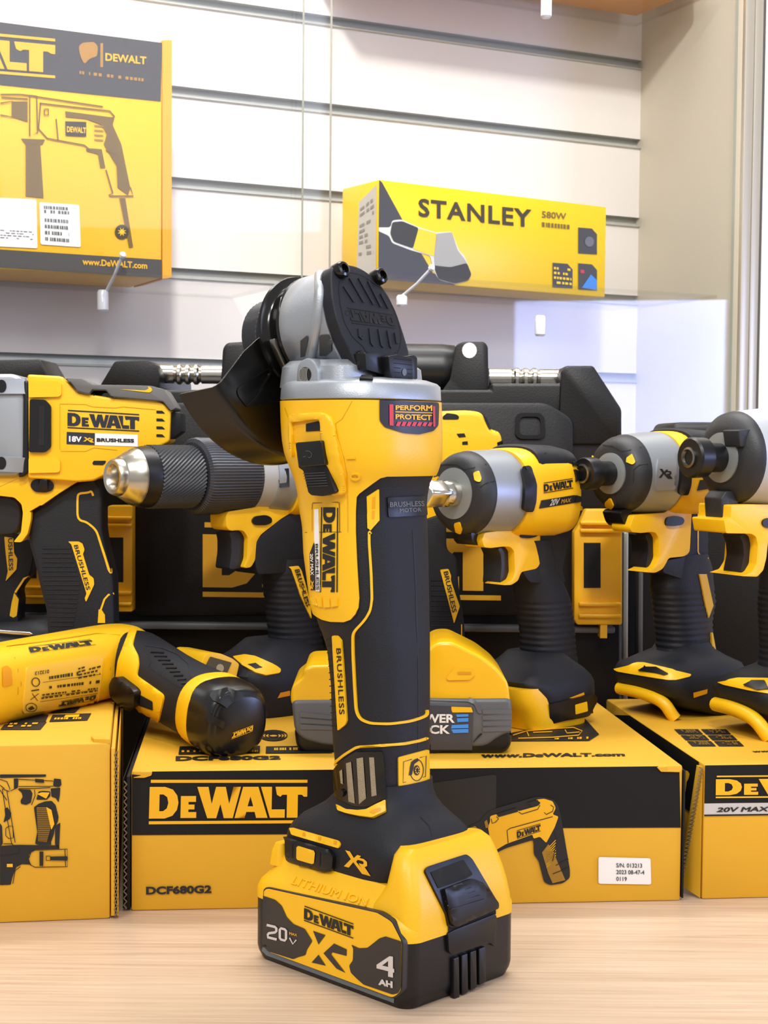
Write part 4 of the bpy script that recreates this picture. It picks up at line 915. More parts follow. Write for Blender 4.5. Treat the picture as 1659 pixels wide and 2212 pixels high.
for i,(x0,y0,x1,y1,yb0,yb1) in enumerate([(1232,1368,1262,1356,1600,1590),(1278,1350,1312,1337,1578,1562),(1328,1331,1362,1318,1552,1532),(1378,1312,1415,1297,1522,1500)]):
    mk('base_rib',prism(B(),[onpl(p,fp_-gv*.0012,gv) for p in G3(*rnd([(x0,y0),(x1,y1),(x1+4,yb1),(x0+2,yb0)],5))],gv*.003),BLK,BAT,bevel=.0006)
# foot artwork
TFo=FOOT
decal('led_strip',[[rs(G3(*rnd([(285,615),(310,612),(570,685),(582,705),(572,728),(300,650)],8)),8)]],TFo,YEL,FOOT,.0003,thick=.0006)
decal('led_marks',[[G3((360+i*90,636+i*24),(376+i*90,640+i*24),(374+i*90,660+i*24),(358+i*90,656+i*24))] for i in range(3)],bvh([c for c in FOOT.children]),MT['slot_amber'],FOOT,.0002)
FBn=decal('side_button',[[rs(G3(*rnd([(232,680),(250,655),(520,730),(552,770),(545,855),(500,862),(260,790),(230,760)],18)),8)]],TFo,BLK,FOOT,.0003,thick=.003,grid=10,rim=.0008)
decal('button_window',[[G3(*rnd([(325,722),(335,716),(425,742),(432,755),(426,815),(415,820),(330,795),(324,785)],5))]],FBn,YEL,FOOT,.0004,grid=8)
decal('button_line',[stroke(G3((301,705),(299,785)),1.2),stroke(G3((461,752),(458,832)),1.2)],FBn,DRK,FOOT,.0003)
decal('foot_mark',xr(G3((607,737),(730,770),(738,885),(607,850)),4),TFo,YINK,FOOT,.0004)
decal('foot_seam',[stroke(G3((1035,545),(1090,600),(1105,660)),1.2)],bvh([FOOT,BODY]),DRK,FOOT,.0003)
# ================================================================ PISTOL TOOLS
class Tool:
    """frame of a pistol tool: f = nose direction, s = the side turned to the camera"""
    def __init__(S,name,label,cat,base,alpha,group=None):
        S.o=V(base); a=math.radians(alpha); S.f=V((-math.cos(a),-math.sin(a),0)); S.s=V((math.sin(a),-math.cos(a),0))
        S.t=thing(name,label,cat,S.o.copy(),group)
    def W(S,x,y,z): return S.o+S.f*x+S.s*y+Z*z
    def at(S,p,y=0.):            # photo point on the tool's side plane
        return onpl(p,S.o+S.s*y,S.s)
    def loc(S,p,y=0.):
        q=S.at(p,y)-S.o; return q.dot(S.f),q.z
    def slab(S,name,pts,y0,y1,m,par=None,bevel=.003,seg=3,ys=None,**k):
        """outline traced on the side plane y0, running to y1"""
        P=[S.at(p,y0 if ys is None else ys) for p in pts]
        if ys is not None: P=[q+S.s*(y0-ys) for q in P]
        return mk(name,prism(B(),P,S.s*(y1-y0)),m,par or S.t,bevel=bevel,seg=seg,**k)
    def lathe(S,name,x,z,prof,m,par=None,y=0.,N=48,**k):
        return mk(name,lathe(B(),S.W(x,y,z),S.f,prof,N),m,par or S.t,**k)
    def handle(S,name,rows,m,hy=.0165,n=2.6,ribs=None,par=None,N=40):
        """rows: (y px, left px, right px) silhouettes on the mid plane"""
        rg=[]; ca=abs(S.f.x); sa=abs(S.f.y)
        rows=sorted(rows); ys=[r[0] for r in rows]
        y=ys[0]; st=3.2
        k=0
        while y<=ys[-1]+.01:
            l=float(np.interp(y,ys,[r[1] for r in rows])); r=float(np.interp(y,ys,[r[2] for r in rows]))
            c=S.at(((l+r)/2,y)); hw=(S.at((r,y))-S.at((l,y))).length/2*ca   # half width as seen
            hx=math.sqrt(max(hw*hw-(hy*sa)**2,(.011)**2))/max(ca,.3)/1.06
            g=1.
            if ribs and ribs[0]<=y<=ribs[1]: g=1-.03*(1 if (k//2)%2 else 0)
            rg.append(sring(c,S.f,S.s,hx*g,hy*(1-.5*(1-g)),n,N)); y+=st; k+=1
        return mk(name,loft(B(),rg),m,par or S.t,sharp=60)
def fillet(pts,r): return rnd(pts,r)
PURP=mat('trigger_black',(24,24,30),.4)
NOSE=mat('nose_rubber',(34,35,38),.5,bump=.15,bs=1200)
def ell(cx,cy,rx,ry,n=18): return [(cx+rx*math.cos(2*math.pi*k/n),cy+ry*math.sin(2*math.pi*k/n)) for k in range(n)]
# ---------------------------------------------------------------- 20V wrench (square anvil)
def driver(name,label,cat,F,alpha,corner,hpx,noz,nosepx,R,hrows,ribs,neck,trig,foot,kind):
    # base: handle mid plane lies on the ray through hpx, foot corner touches the box
    a=math.radians(alpha); f=V((-math.cos(a),-math.sin(a),0)); s=V((math.sin(a),-math.cos(a),0))
    cz=onz(corner[0],corner[1]); hf,hs=foot
    o=cz-f*hf-s*hs
    T=Tool(name,label,cat,o,alpha)
    xn,zn=T.loc(nosepx,0.)
    T.xn,T.zn=xn,zn-0
    return T
def place(name,label,cat,alpha,corner,zc,hs,hpx):
    a=math.radians(alpha); f=V((-math.cos(a),-math.sin(a),0)); s=V((math.sin(a),-math.cos(a),0))
    cz=onz(corner,zc); best=None
    for i in range(-60,140):      # distance from handle axis to the corner along the tool
        hf=i*.001; o=cz-f*hf-s*hs; e=abs(proj(o+Z*.08)[0]-hpx)
        if best is None or e<best[0]: best=(e,o,hf)
    T=Tool(name,label,cat,best[1],alpha); T.hf=best[2]; return T
zB=.0860
WR=place('impact_wrench','compact yellow impact wrench with a bare square steel anvil, right behind the grinder','impact wrench',42,Hf((265,945))[0],zB,.033,1182)
T=WR; xn,zn=T.loc(Hw((300,578))[0],0); 
body=T.lathe('nose_cover',xn,zn,[(-.0140,.0284),(-.0125,.0287),(-.007,.0280),(-.0035,.0262),(-.0012,.0240),(0,.0205)],NOSE)
T.lathe('gear_housing',xn,zn,[(-.046,.0294),(-.040,.0300),(-.030,.0298),(-.0125,.0290)],ALU2)
T.lathe('nose_ring',xn,zn,[(-.004,.0175),(.0008,.0175),(.001,.009)],mat('ring_grey',(150,154,154),.45,metal=.5))
an_=T.lathe('anvil',xn,zn,[(-.002,.0092),(.009,.0092),(.0115,.0082),(.012,.006)],CHR)
bm=B(); q=.0062*1.02
rg=[]
for t,k in ((.0095,1.),(.026,1.),(.0275,.86)):
    rg.append(sring(T.W(xn+t,0,zn),(T.s*math.cos(.9)+Z*math.sin(.9)),(Z*math.cos(.9)-T.s*math.sin(.9)),q*k*1.12,q*k*1.12,9,32))
mk('square_drive',loft(bm,rg),CHR,an_)
xr_=xn-.098
def bod(x,a,b,dz=0,n=3.2): return sring(T.W(x,0,zn+dz),T.s,Z,a,b,n,48)
HB=mk('motor_housing',loft(B(),[bod(xn-.043,.0298,.0300,0,2.4),bod(xn-.047,.0302,.0310,0,2.7),bod(xn-.062,.0300,.0316,-.0,3.1),bod(xn-.086,.0295,.0312,-.0005,3.4),bod(xr_,.029,.029,-.001,3.2),bod(xr_-.004,.025,.024,-.001,3)]),YEL,T.t,sharp=50)
TP=mk('top_cover',loft(B(),[bod(x,a,b,dz,2.8) for x,a,b,dz in ((xn-.056,.0265,.0135,.0190),(xn-.059,.0272,.0150,.0190),(xn-.085,.0268,.0148,.0186),(xr_+.002,.026,.0135,.018),(xr_-.005,.022,.010,.017))]),RUB,T.t)
decal('vent_slot',[[Hw(*rnd([(1020,125),(1045,118),(1155,205),(1130,215),(1030,160)],10))],[Hw((1255,98),(1285,95),(1425,185),(1395,195))],[Hw((1410,140),(1440,138),(1510,185),(1480,192))]],TP,DRK,T.t,.0004)
decal('vent_rib',[[Hw((1075,118),(1100,112),(1220,205),(1195,212))],[Hw((1290,118),(1310,115),(1420,190),(1385,195))]],TP,YEL,T.t,.0006)
decal('bumper',[[rs(Hw(*rnd([(905,355),(930,340),(985,330),(1010,350),(1040,500),(1035,640),(1010,740),(940,740),(918,715),(928,600),(930,480)],20)),8)]],bvh([HB]+[o for o in T.t.children if o.name.startswith('gear_h')]),BLK,T.t,.0006,thick=.002,grid=14)
decal('rear_band',[[rs(Hw(*rnd([(1380,290),(1450,300),(1480,480),(1475,650),(1400,665),(1412,600),(1415,430)],12)),8)]],HB,BLK,T.t,.0005,thick=.0012)
decal('logo_plate',[[Hw((1118,478),(1385,435),(1392,530),(1120,575))]],HB,YINK,T.t,.0003)
decal('logo',dewalt(Hw((1120,480),(1386,438),(1392,530),(1122,576)),10),HB,INK,T.t,.0005)
decal('rating_strip',[[Hw((1098,642),(1405,592),(1408,664),(1078,718))]],HB,INK,T.t,.0005)
decal('rating_text',txt('20V',Hw((1180,632),(1268,620),(1258,680),(1170,692)),.03,.2),HB,SIL,T.t,.0009)
decal('rating_note',txt('MAX',Hw((1278,632),(1370,620),(1365,655),(1275,670)),.03,.2),HB,MT['mark_ochre'],T.t,.0009)
NK=T.slab('trigger_guard',Hw(*rnd([(560,1010),(580,940),(880,900),(960,760),(1050,720),(1480,690),(1490,735),(1180,750),(1110,820),(1095,900),(1090,1230),(1060,1270),(920,1300),(890,1380),(830,1420),(750,1422),(840,1370),(862,1300),(855,1110),(820,1068),(760,1066),(640,1080),(580,1075)],22)),.0145,-.004,YEL,bevel=.003)
decal('selector',[[Hw(*rnd([(900,950),(930,900),(1000,895),(1060,900),(1075,930),(1050,975),(980,990),(905,985)],24))]],NK,BLK,T.t,.0003,thick=.0012)
T.slab('trigger',Hw(*rnd([(700,1080),(800,1066),(850,1100),(862,1300),(835,1370),(770,1412),(728,1415),(725,1390),(738,1240),(730,1140)],24)),.0085,-.0085,PURP,bevel=.0035,seg=4)
T.slab('lamp_cover',Hw(*rnd([(455,945),(490,915),(550,935),(578,1050),(500,1055),(470,1020)],14)),.009,-.009,BLK,bevel=.002)
for p in ((520,425),(345,890),(128,415)):
    decal('nose_screw',[[Hw(*rnd([(p[0]-36,p[1]-35),(p[0]+12,p[1]-52),(p[0]+36,p[1]+20),(p[0]+20,p[1]+52),(p[0]-25,p[1]+35)],14))]],body,YEL,T.t,.0004,thick=.0008)
decal('nose_edge',[stroke(Hw(*s),2.) for s in ([(165,345),(180,318),(250,312),(330,318),(400,362),(480,345),(600,312)],[(540,520),(600,485),(680,465)])],body,DRK,T.t,.0005)
HR=[(1165,1095,1185),(1200,1112,1185),(1235,1108,1200),(1300,1118,1228),(1360,1128,1236),(1400,1130,1238),(1440,1128,1243)]
T.handle('handle',HR,RUB,.0165,2.6,(1290,1425))
T.slab('handle_back',Hw(*rnd([(1095,850),(1130,790),(1190,755),(1470,700),(1420,850),(1360,980),(1330,1130),(1300,1290),(1330,1400),(1000,1400),(930,1300),(1060,1270),(1092,1230)],30)),.0145,-.0145,RUB,bevel=.004,seg=3)
zf=T.o.z
def ftr(T,z,x0,x1,hy,n=5): return sring(T.W((x0+x1)/2,0,z),T.f,T.s,abs(x1-x0)/2,hy,n,56)
hf=T.hf
FT=mk('battery_foot',loft(B(),[ftr(T,.0045,hf-.012,hf-.064,.0345),ftr(T,.010,hf-.008,hf-.067,.0356),ftr(T,.022,hf-.004,hf-.069,.0360),ftr(T,.029,hf+.004,hf-.070,.0352),ftr(T,.033,hf+.006,hf-.069,.033),ftr(T,.038,hf-.002,hf-.066,.029,4),ftr(T,.044,hf-.012,hf-.058,.0235,3.4),ftr(T,.050,hf-.018,hf-.052,.0185,3)]),RUB,T.t,sharp=60)
RL=mk('battery_rail',loft(B(),[ftr(T,.0,hf+.0,hf-.06,.0340),ftr(T,.006,hf+.002,hf-.06,.0345),ftr(T,.014,hf+.007,hf-.06,.0340),ftr(T,.022,hf+.013,hf-.06,.0335),ftr(T,.0295,hf+.014,hf-.05,.0325)]),YEL,T.t,bevel=0)
decal('rail_opening',[[Hf((128,835),(190,850),(235,935),(190,950),(128,945))]],RL,DRK,T.t,.0005)
FS=decal('foot_button',[[rs(Hf(*rnd([(345,775),(600,715),(640,735),(638,820),(610,835),(365,888),(345,870)],10)),8)]],FT,BLK,T.t,.0004,thick=.0016,grid=12)
decal('button_window',[[Hf(*rnd([(503,782),(575,762),(580,820),(506,840)],5))]],FS,YEL,T.t,.0003)
decal('foot_slot',[[Hf((465,742),(555,708),(558,722),(500,742))]],FT,MT['slot_amber'],T.t,.0005)
# ---------------------------------------------------------------- XR driver
def nosebits(T,xn,zn,collar,Rr=1.):
    T.lathe('nose_ring',xn,zn,[(-.004,.0148*Rr),(.0012,.0148*Rr),(.002,.010)],MT['ring_grey'])
    c=T.lathe('bit_collar',xn,zn,collar,BLK,N=40)
    e=collar[-1][0]
    T.lathe('bit_socket',xn+e,zn,[(-.004,.0070),(.0014,.0070),(.0018,.0056),(-.006,.0034),(-.008,.001)],STL,c,N=6*3)
    return c
XD=place('impact_driver','yellow impact driver with a grey metal head marked XR, standing second from the right','impact driver',37,Hf((1112,885))[0],.0858,.034,1449)
T=XD; xn,zn=T.loc(Hx((345,552))[0],0)
body=T.lathe('nose_cover',xn,zn,[(-.0150,.0276),(-.0135,.0279),(-.008,.0270),(-.0042,.0252),(-.0014,.0225),(0,.0185)],NOSE)
GH=T.lathe('gear_housing',xn,zn,[(-.049,.0302),(-.042,.0304),(-.030,.0297),(-.0135,.0282)],ALU2)
col=nosebits(T,xn,zn,[(0,.0088),(.016,.0090),(.017,.0115),(.026,.0117),(.0275,.0108)])
def bodx(x,a,b,dz=0,n=2.8): return sring(T.W(x,0,zn+dz),T.s,Z,a,b,n,48)
HB=mk('motor_housing',loft(B(),[bodx(xn-.046,.0302,.0304,0,2.2),bodx(xn-.051,.0306,.031,0,2.4),bodx(xn-.066,.0302,.0312,0,3),bodx(xn-.092,.029,.0300,-.001,3.2),bodx(xn-.096,.025,.026,-.001,3)]),YEL,T.t,sharp=50)
TP=mk('top_cover',loft(B(),[bodx(x,a,b,dz,2.8) for x,a,b,dz in ((xn-.058,.0262,.0130,.0190),(xn-.061,.0268,.0144,.0190),(xn-.093,.026,.014,.018),(xn-.099,.022,.010,.016))]),RUB,T.t)
decal('bumper',[[rs(Hx(*rnd([(905,375),(930,358),(975,362),(990,400),(1008,490),(1000,640),(975,725),(905,725),(900,690),(915,600),(918,470)],18)),8)]],bvh([HB,GH]),BLK,T.t,.0005,thick=.002,grid=14)
pl=decal('mark_plate',[[rs(Hx(*rnd([(735,430),(880,428),(888,460),(880,670),(870,685),(715,690),(720,560)],12)),8)]],GH,ALU2,T.t,.0003,thick=.0008,grid=12)
decal('mark',xr(Hx((752,512),(850,512),(850,596),(750,600)),6),pl,INK,T.t,.0003)
decal('rating_strip',[[Hx((1085,608),(1160,600),(1160,680),(1060,695))]],HB,INK,T.t,.0005)
for p in ((518,435),(342,800),(172,395)):
    decal('nose_screw',[[Hx(*rnd([(p[0]-38,p[1]-10),(p[0]+5,p[1]-45),(p[0]+34,p[1]+22),(p[0]+15,p[1]+45),(p[0]-35,p[1]+25)],12))]],body,YEL,T.t,.0004,thick=.0008)
decal('nose_edge',[stroke(Hx(*s),2.) for s in ([(180,345),(200,325),(280,318),(360,325),(440,368),(500,360),(600,335)],[(535,620),(540,520),(580,485),(655,475)])],body,DRK,T.t,.0005)
NK=T.slab('trigger_guard',Hx(*rnd([(505,1000),(540,900),(800,880),(940,740),(1060,700),(1180,695),(1190,715),(1120,740),(1050,800),(1025,840),(1008,1180),(1000,1220),(960,1245),(830,1258),(810,1300),(780,1350),(720,1382),(630,1378),(720,1330),(752,1260),(748,1090),(720,1045),(680,1040),(600,1050),(520,1042)],20)),.0145,-.004,YEL,bevel=.003)
decal('selector',[[Hx(*rnd([(790,960),(805,920),(880,905),(935,918),(952,945),(935,980),(860,992),(800,988)],20))]],NK,BLK,T.t,.0003,thick=.0012)
T.slab('trigger',Hx(*rnd([(630,1062),(700,1042),(738,1075),(750,1250),(735,1310),(690,1348),(650,1362),(640,1340),(662,1210),(658,1120)],22)),.0085,-.0085,PURP,bevel=.0035,seg=4)
T.slab('lamp_cover',Hx(*rnd([(425,880),(450,855),(515,850),(540,1000),(480,995),(450,960)],14)),.009,-.009,BLK,bevel=.002)
T.slab('handle_back',Hx(*rnd([(1010,1190),(1028,850),(1060,800),(1130,740),(1200,770),(1170,800),(1160,1000),(1160,1260),(1190,1420),(1120,1500),(900,1420),(780,1380),(815,1280),(965,1250)],24)),.0145,-.0145,RUB,bevel=.004)
decal('accent_line',[stroke(Hx(*rnd([(1200,772),(1160,820),(1082,835),(1072,860),(1072,1215),(1100,1240),(1155,1270)],16)),2.6)],bvh([o for o in T.t.children if o.name.startswith('handle_b')]),YEL,T.t,.0004)
HR=[(1195,1425,1520),(1230,1415,1532),(1262,1410,1535),(1300,1415,1540),(1340,1420,1532),(1380,1424,1532),(1420,1424,1540),(1436,1420,1548)]
HN=T.handle('handle',HR,RUB,.0165,2.6,(1270,1415))
decal('accent_panel',[[Hf((1243,0),(1285,0),(1325,190),(1298,262),(1280,190))],[Hf((1313,350),(1330,350),(1355,490),(1350,505),(1322,500))]],HN,YEL,T.t,.0006,thick=.0006)
hf=T.hf
def foot2(T,hf):
    FT=mk('battery_foot',loft(B(),[ftr(T,.0,hf-.040,hf-.085,.0340),ftr(T,.010,hf-.012,hf-.086,.0350),ftr(T,.018,hf-.0,hf-.087,.0352),ftr(T,.029,hf+.006,hf-.087,.0352),ftr(T,.036,hf+.004,hf-.084,.032,4.5),ftr(T,.041,hf-.008,hf-.074,.026,3.6),ftr(T,.046,hf-.022,hf-.066,.020,3),ftr(T,.052,hf-.026,hf-.062,.0175,2.8)]),RUB,T.t,sharp=60)
    return FT
def footshell(T,hf):
    bm=loft(B(),[ftr(T,.0,hf-.004,hf-.085,.0345),ftr(T,.016,hf-.0,hf-.087,.0352),ftr(T,.029,hf+.006,hf-.087,.0352),ftr(T,.036,hf+.004,hf-.084,.032,4.5)])
    t=BVHTree.FromBMesh(bm); bm.free(); return t
def lip(T,tg,pts,r):
    P=[]; pts=rs(pts+pts[-2:0:-1],6); pts=pts[:len(pts)//2+1]
    for p in pts:
        d=ray(p).normalized(); h=tg.ray_cast(CAM,d)
        if h[0] is None: continue
        P.append(h[0])
    for _ in range(14):
        P=[P[0]]+[(P[i-1]+P[i]*2+P[i+1])/4 for i in range(1,len(P)-1)]+[P[-1]]
    return mk('rail_lip',tube(B(),P,r,14),YEL,T.t)
FT=foot2(T,hf)
FA=bvh(FT)
lip(T,footshell(T,hf),Hf((668,790),(660,735),(672,700),(700,685),(770,682),(880,704),(975,735),(1045,770),(1068,815),(1092,862),(1130,878)),.0046)
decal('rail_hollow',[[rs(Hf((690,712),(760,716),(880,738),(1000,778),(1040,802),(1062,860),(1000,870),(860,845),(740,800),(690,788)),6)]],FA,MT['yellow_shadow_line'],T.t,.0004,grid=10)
pt_=decal('foot_plate',[[rs(Hf(*rnd([(740,572),(880,535),(920,536),(1195,602),(1190,615),(1110,636),(1060,636),(760,585)],8)),8)]],FT,YEL,T.t,.0004,thick=.0008,grid=10)
decal('plate_slot',[[Hf(*rnd([(885,578),(925,555),(990,560),(1065,598),(1040,606)],6))]],pt_,BLK,T.t,.0003,thick=.0012)
decal('foot_slot',[[Hf((1210,710),(1295,688),(1292,715),(1212,740))]],FT,MT['slot_amber'],T.t,.0005)
# ---------------------------------------------------------------- right-hand driver
RD=place('impact_driver.001','yellow impact driver cut off by the right edge, with black nose and bit collar','impact driver',28,Hf((1700,1010))[0],.0858,.034,1668)
T=RD; xn,zn=T.loc(Hx((1270,420))[0],0)
body=T.lathe('nose_cover',xn,zn,[(-.0130,.0315),(-.011,.0318),(-.0065,.0306),(-.004,.0275),(-.001,.023),(0,.019)],NOSE)
GH=T.lathe('gear_housing',xn,zn,[(-.062,.0338),(-.052,.0345),(-.035,.0342),(-.0115,.0318)],mat('white_aluminium',(186,190,196),.42,metal=.4))
nosebits(T,xn,zn,[(0,.0098),(.015,.0100),(.016,.0135),(.026,.0138),(.0275,.0125)],1.15)
T.slab('nose_lobe',Hx(*rnd([(1410,190),(1540,180),(1580,200),(1610,300),(1600,322),(1500,335),(1430,330)],14)),.022,.006,NOSE,bevel=.003)
HB=mk('motor_housing',loft(B(),[bodx(xn-.060,.033,.033,0,2.2),bodx(xn-.065,.034,.034,0,2.6),bodx(xn-.11,.032,.033,0,3.),bodx(xn-.115,.028,.028,0,3.)]),YEL,T.t,sharp=50)
NK=T.slab('trigger_guard',Hx(*rnd([(1290,935),(1345,930),(1350,815),(1500,810),(1900,815),(1900,900),(1720,1060),(1660,1120),(1645,1260),(1620,1360),(1570,1415),(1435,1410),(1520,1380),(1562,1310),(1575,1150),(1560,1080),(1520,1055),(1310,1052)],16)),.0165,-.0165,YEL,bevel=.003)
decal('selector',[[Hx(*ell(1660,965,58,42))]],NK,BLK,T.t,.0003,thick=.0012)
T.slab('trigger',Hx(*rnd([(1420,1065),(1510,1052),(1555,1085),(1570,1180),(1560,1310),(1520,1375),(1450,1396),(1430,1380),(1460,1240),(1450,1130)],22)),.009,-.009,PURP,bevel=.0035,seg=4)
T.slab('lamp_cover',Hx(*rnd([(1270,760),(1310,700),(1420,700),(1420,800),(1345,820),(1340,935),(1280,940)],14)),.009,-.009,NOSE,bevel=.002)
T.handle('handle',[(1070,1675,1775),(1190,1655,1760),(1240,1650,1765),(1300,1645,1745),(1400,1650,1745),(1445,1645,1750)],RUB,.0165,2.6,(1270,1430))
FT=foot2(T,T.hf); FA=bvh(FT)
lip(T,footshell(T,hf),Hf((1296,870),(1280,820),(1290,785),(1345,778),(1440,800),(1550,846),(1590,872),(1630,930),(1668,985)),.0050)
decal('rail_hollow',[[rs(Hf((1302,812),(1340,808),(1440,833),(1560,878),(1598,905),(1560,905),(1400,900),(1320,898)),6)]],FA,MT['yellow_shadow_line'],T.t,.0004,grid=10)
pt_=decal('foot_plate',[[rs(Hf(*rnd([(1362,650),(1480,628),(1660,630),(1720,660),(1680,720),(1560,700),(1400,665)],8)),8)]],FT,YEL,T.t,.0004,thick=.0008,grid=10)
decal('plate_slot',[[Hf(*rnd([(1515,668),(1560,645),(1640,645),(1665,690),(1600,695)],6))]],pt_,BLK,T.t,.0003,thick=.0012)
# ---------------------------------------------------------------- hammer drill
HD=place('hammer_drill','cordless hammer drill with a large black and steel keyless chuck, left of the grinder','hammer drill',40,Ht((720,800))[0],zB,.033,628)
T=HD; xt,zt=T.loc(Hd((103,425))[0],0)
def cz(t): return t
CK=T.lathe('chuck',xt,zt,[(-.067,.0212),(-.030,.0216),(-.024,.0216),(-.0168,.0200)],BLK)
T.lathe('chuck_nose',xt,zt,[(-.0175,.0202),(-.0165,.0199),(-.0060,.0142),(-.0055,.0132),(-.0012,.0126),(0,.0116),(-.0005,.0090),(-.003,.0070),(-.014,.0062)],mat('satin_steel',(196,190,176),.26,metal=1.),CK)
bm=B(); rings=[]; NN=200
for k in range(40):
    t=-.0632+k*.0009
    rings.append([T.W(xt+t,0,zt)+T.s*((.0224-(.0008 if (i+k)%4<2 else 0))*math.cos(2*math.pi*i/NN))+Z*((.0224-(.0008 if (i+k)%4<2 else 0))*math.sin(2*math.pi*i/NN)) for i in range(NN)])
mk('chuck_knurl',loft(bm,rings),mat('chuck_black',(48,50,54),.4),CK,sharp=10)
bm=B(); rings=[]; NN=160
for t,r in ((-.111,.0256),(-.107,.0272),(-.069,.0278),(-.066,.0272),(-.0644,.0245)):
    rings.append([T.W(xt+t,0,zt)+T.s*((r-(.0005 if i%2 else 0))*math.cos(2*math.pi*i/NN))+Z*((r-(.0005 if i%2 else 0))*math.sin(2*math.pi*i/NN)) for i in range(NN)])
mk('clutch_collar',loft(bm,rings),mat('collar_black',(42,44,52),.4),T.t,sharp=18)
SC_=T.lathe('scale_ring',xt,zt,[(-.123,.0268),(-.110,.0262),(-.109,.024)],mat('scale_grey',(172,172,170),.45,metal=.3))
decal('scale_marks',[stroke(Hd(*s),2.2) for s in ([(1140,372),(1165,378)],[(1148,430),(1160,432)],[(1105,498),(1150,496)],[(1100,520),(1145,518)],[(1103,578),(1118,576)])],SC_,INK,T.t,.0004)
T.lathe('gear_housing',xt,zt,[(-.146,.0280),(-.138,.0292),(-.122,.0278)],ALU2)
HB=mk('motor_housing',loft(B(),[sring(T.W(xt-x,0,zt),T.s,Z,a,b,3,44) for x,a,b in ((.140,.028,.029),(.146,.0285,.030),(.190,.028,.030),(.194,.024,.025))]),YEL,T.t,sharp=50)
decal('housing_clip',[[Hd((1265,372),(1340,365),(1345,490),(1280,495))]],bvh([o for o in T.t.children if o.name.startswith(('gear','motor'))]),BLK,T.t,.0005,thick=.001)
NK=T.slab('trigger_guard',Hd(*rnd([(905,700),(920,668),(1000,655),(1110,635),(1300,590),(1440,520),(1500,560),(1440,630),(1290,720),(1150,830),(1120,880),(1110,1010),(1080,1060),(1030,1065),(1055,1000),(1060,850),(1030,802),(990,798),(935,803),(910,780)],18)),.0145,-.006,YEL,bevel=.0035)
decal('selector',[[Hd(*rnd([(1078,735),(1100,700),(1180,690),(1220,710),(1222,745),(1180,762),(1100,762)],20))]],NK,BLK,T.t,.0003,thick=.0012)
T.slab('trigger',Hd(*rnd([(930,805),(1000,800),(1040,815),(1060,860),(1058,1000),(1030,1060),(950,1078),(930,1070),(945,960),(945,870)],20)),.0095,-.0095,PURP,bevel=.0035,seg=4)
T.slab('handle_back',Hd(*rnd([(1120,890),(1150,840),(1290,725),(1440,640),(1560,640),(1500,760),(1450,900),(1470,1040),(1300,1100),(1130,1110),(1110,1030)],20)),.0145,-.0145,RUB,bevel=.004)
HN=T.handle('handle',[(1205,565,680),(1235,562,672),(1280,568,680),(1330,574,690),(1390,580,698),(1415,575,702)],RUB,.0165,2.6,(1240,1400))
decal('accent_panel',[[Hd(*rnd([(1342,1055),(1410,1048),(1430,1080),(1460,1180),(1490,1300),(1500,1420),(1470,1360),(1425,1260),(1360,1070)],6))]],HN,YEL,T.t,.0005,thick=.0005)
decal('accent_text',txt('BRUSHLESS',Hd((1412,1070),(1488,1330),(1462,1340),(1380,1075)),.02),HN,INK,T.t,.0016)
hf=T.hf
FT=mk('battery_foot',loft(B(),[ftr(T,.0,hf+.0,hf-.075,.0345),ftr(T,.022,hf+.004,hf-.078,.0352),ftr(T,.030,hf+.008,hf-.079,.034),ftr(T,.037,hf+.003,hf-.076,.030,4),ftr(T,.044,hf-.008,hf-.066,.024,3.4),ftr(T,.052,hf-.018,hf-.058,.0185,3)]),RUB,T.t,sharp=60)
LM=T.slab('work_light',Ht(*rnd([(150,270),(190,180),(230,140),(350,145),(470,195),(540,250),(505,400),(520,510),(380,445),(230,350)],22)),.02,-.02,YEL,bevel=.003,ys=.02)
decal('light_lens',[[Ht(*rnd([(185,290),(245,175),(460,235),(395,380),(300,345)],10))]],LM,mat('lens_grey',(88,82,70),.15),T.t,.0006)
decal('light_lamp',[[Ht(*ell(340,290,38,42))]],LM,mat('lens_pale',(170,160,130),.15),T.t,.001)
FP=bvh(FT)
pt_=decal('foot_plate',[[rs(Ht(*rnd([(480,190),(600,168),(700,185),(900,275),(945,310),(935,345),(800,370),(700,345),(560,260)],14)),6)]],bvh([FT,LM]),YEL,T.t,.0006,thick=.001)
decal('plate_slot',[[Ht((620,255),(700,240),(770,285),(700,300))]],pt_,BLK,T.t,.0003)
decal('foot_slot',[[Ht((915,590),(945,535),(1040,515),(1040,565))]],FT,MT['slot_amber'],T.t,.0005)
# ---------------------------------------------------------------- large impact wrench on the left box
o=ony((190,1500),1.118); o.z=.1062
T=Tool('impact_wrench.001','big yellow impact wrench marked 18V standing in side view on the left box','impact wrench',o,4); LW=T
q=Hi; HALF=.031
AL=T.slab('gear_housing',Hi(*rnd([(-420,112),(120,108),(205,160),(215,300),(215,790),(195,945),(150,985),(-420,985)],40)),.030,-.030,ALU2,bevel=.007,seg=4)
for L in ([(-60,160),(206,160),(208,288),(-60,285)],[(-60,812),(204,818),(196,945),(-60,935)]): decal('housing_lug',[[Hi(*rnd(L,20))]],AL,ALU2,T.t,.0003,thick=.004,rim=.001)
T.slab('housing_gasket',Hi((200,165),(246,165),(252,940),(190,992),(150,990),(190,940)),.0322,-.0322,BLK,bevel=.003)
YH=T.slab('motor_housing',Hi(*rnd([(232,113),(520,128),(590,190),(660,265),(940,312),(1300,322),(1400,360),(1455,430),(1445,690),(1300,760),(900,970),(800,1020),(650,1030),(400,1010),(238,1000)],26)),.032,-.032,YEL,bevel=.007,seg=4)
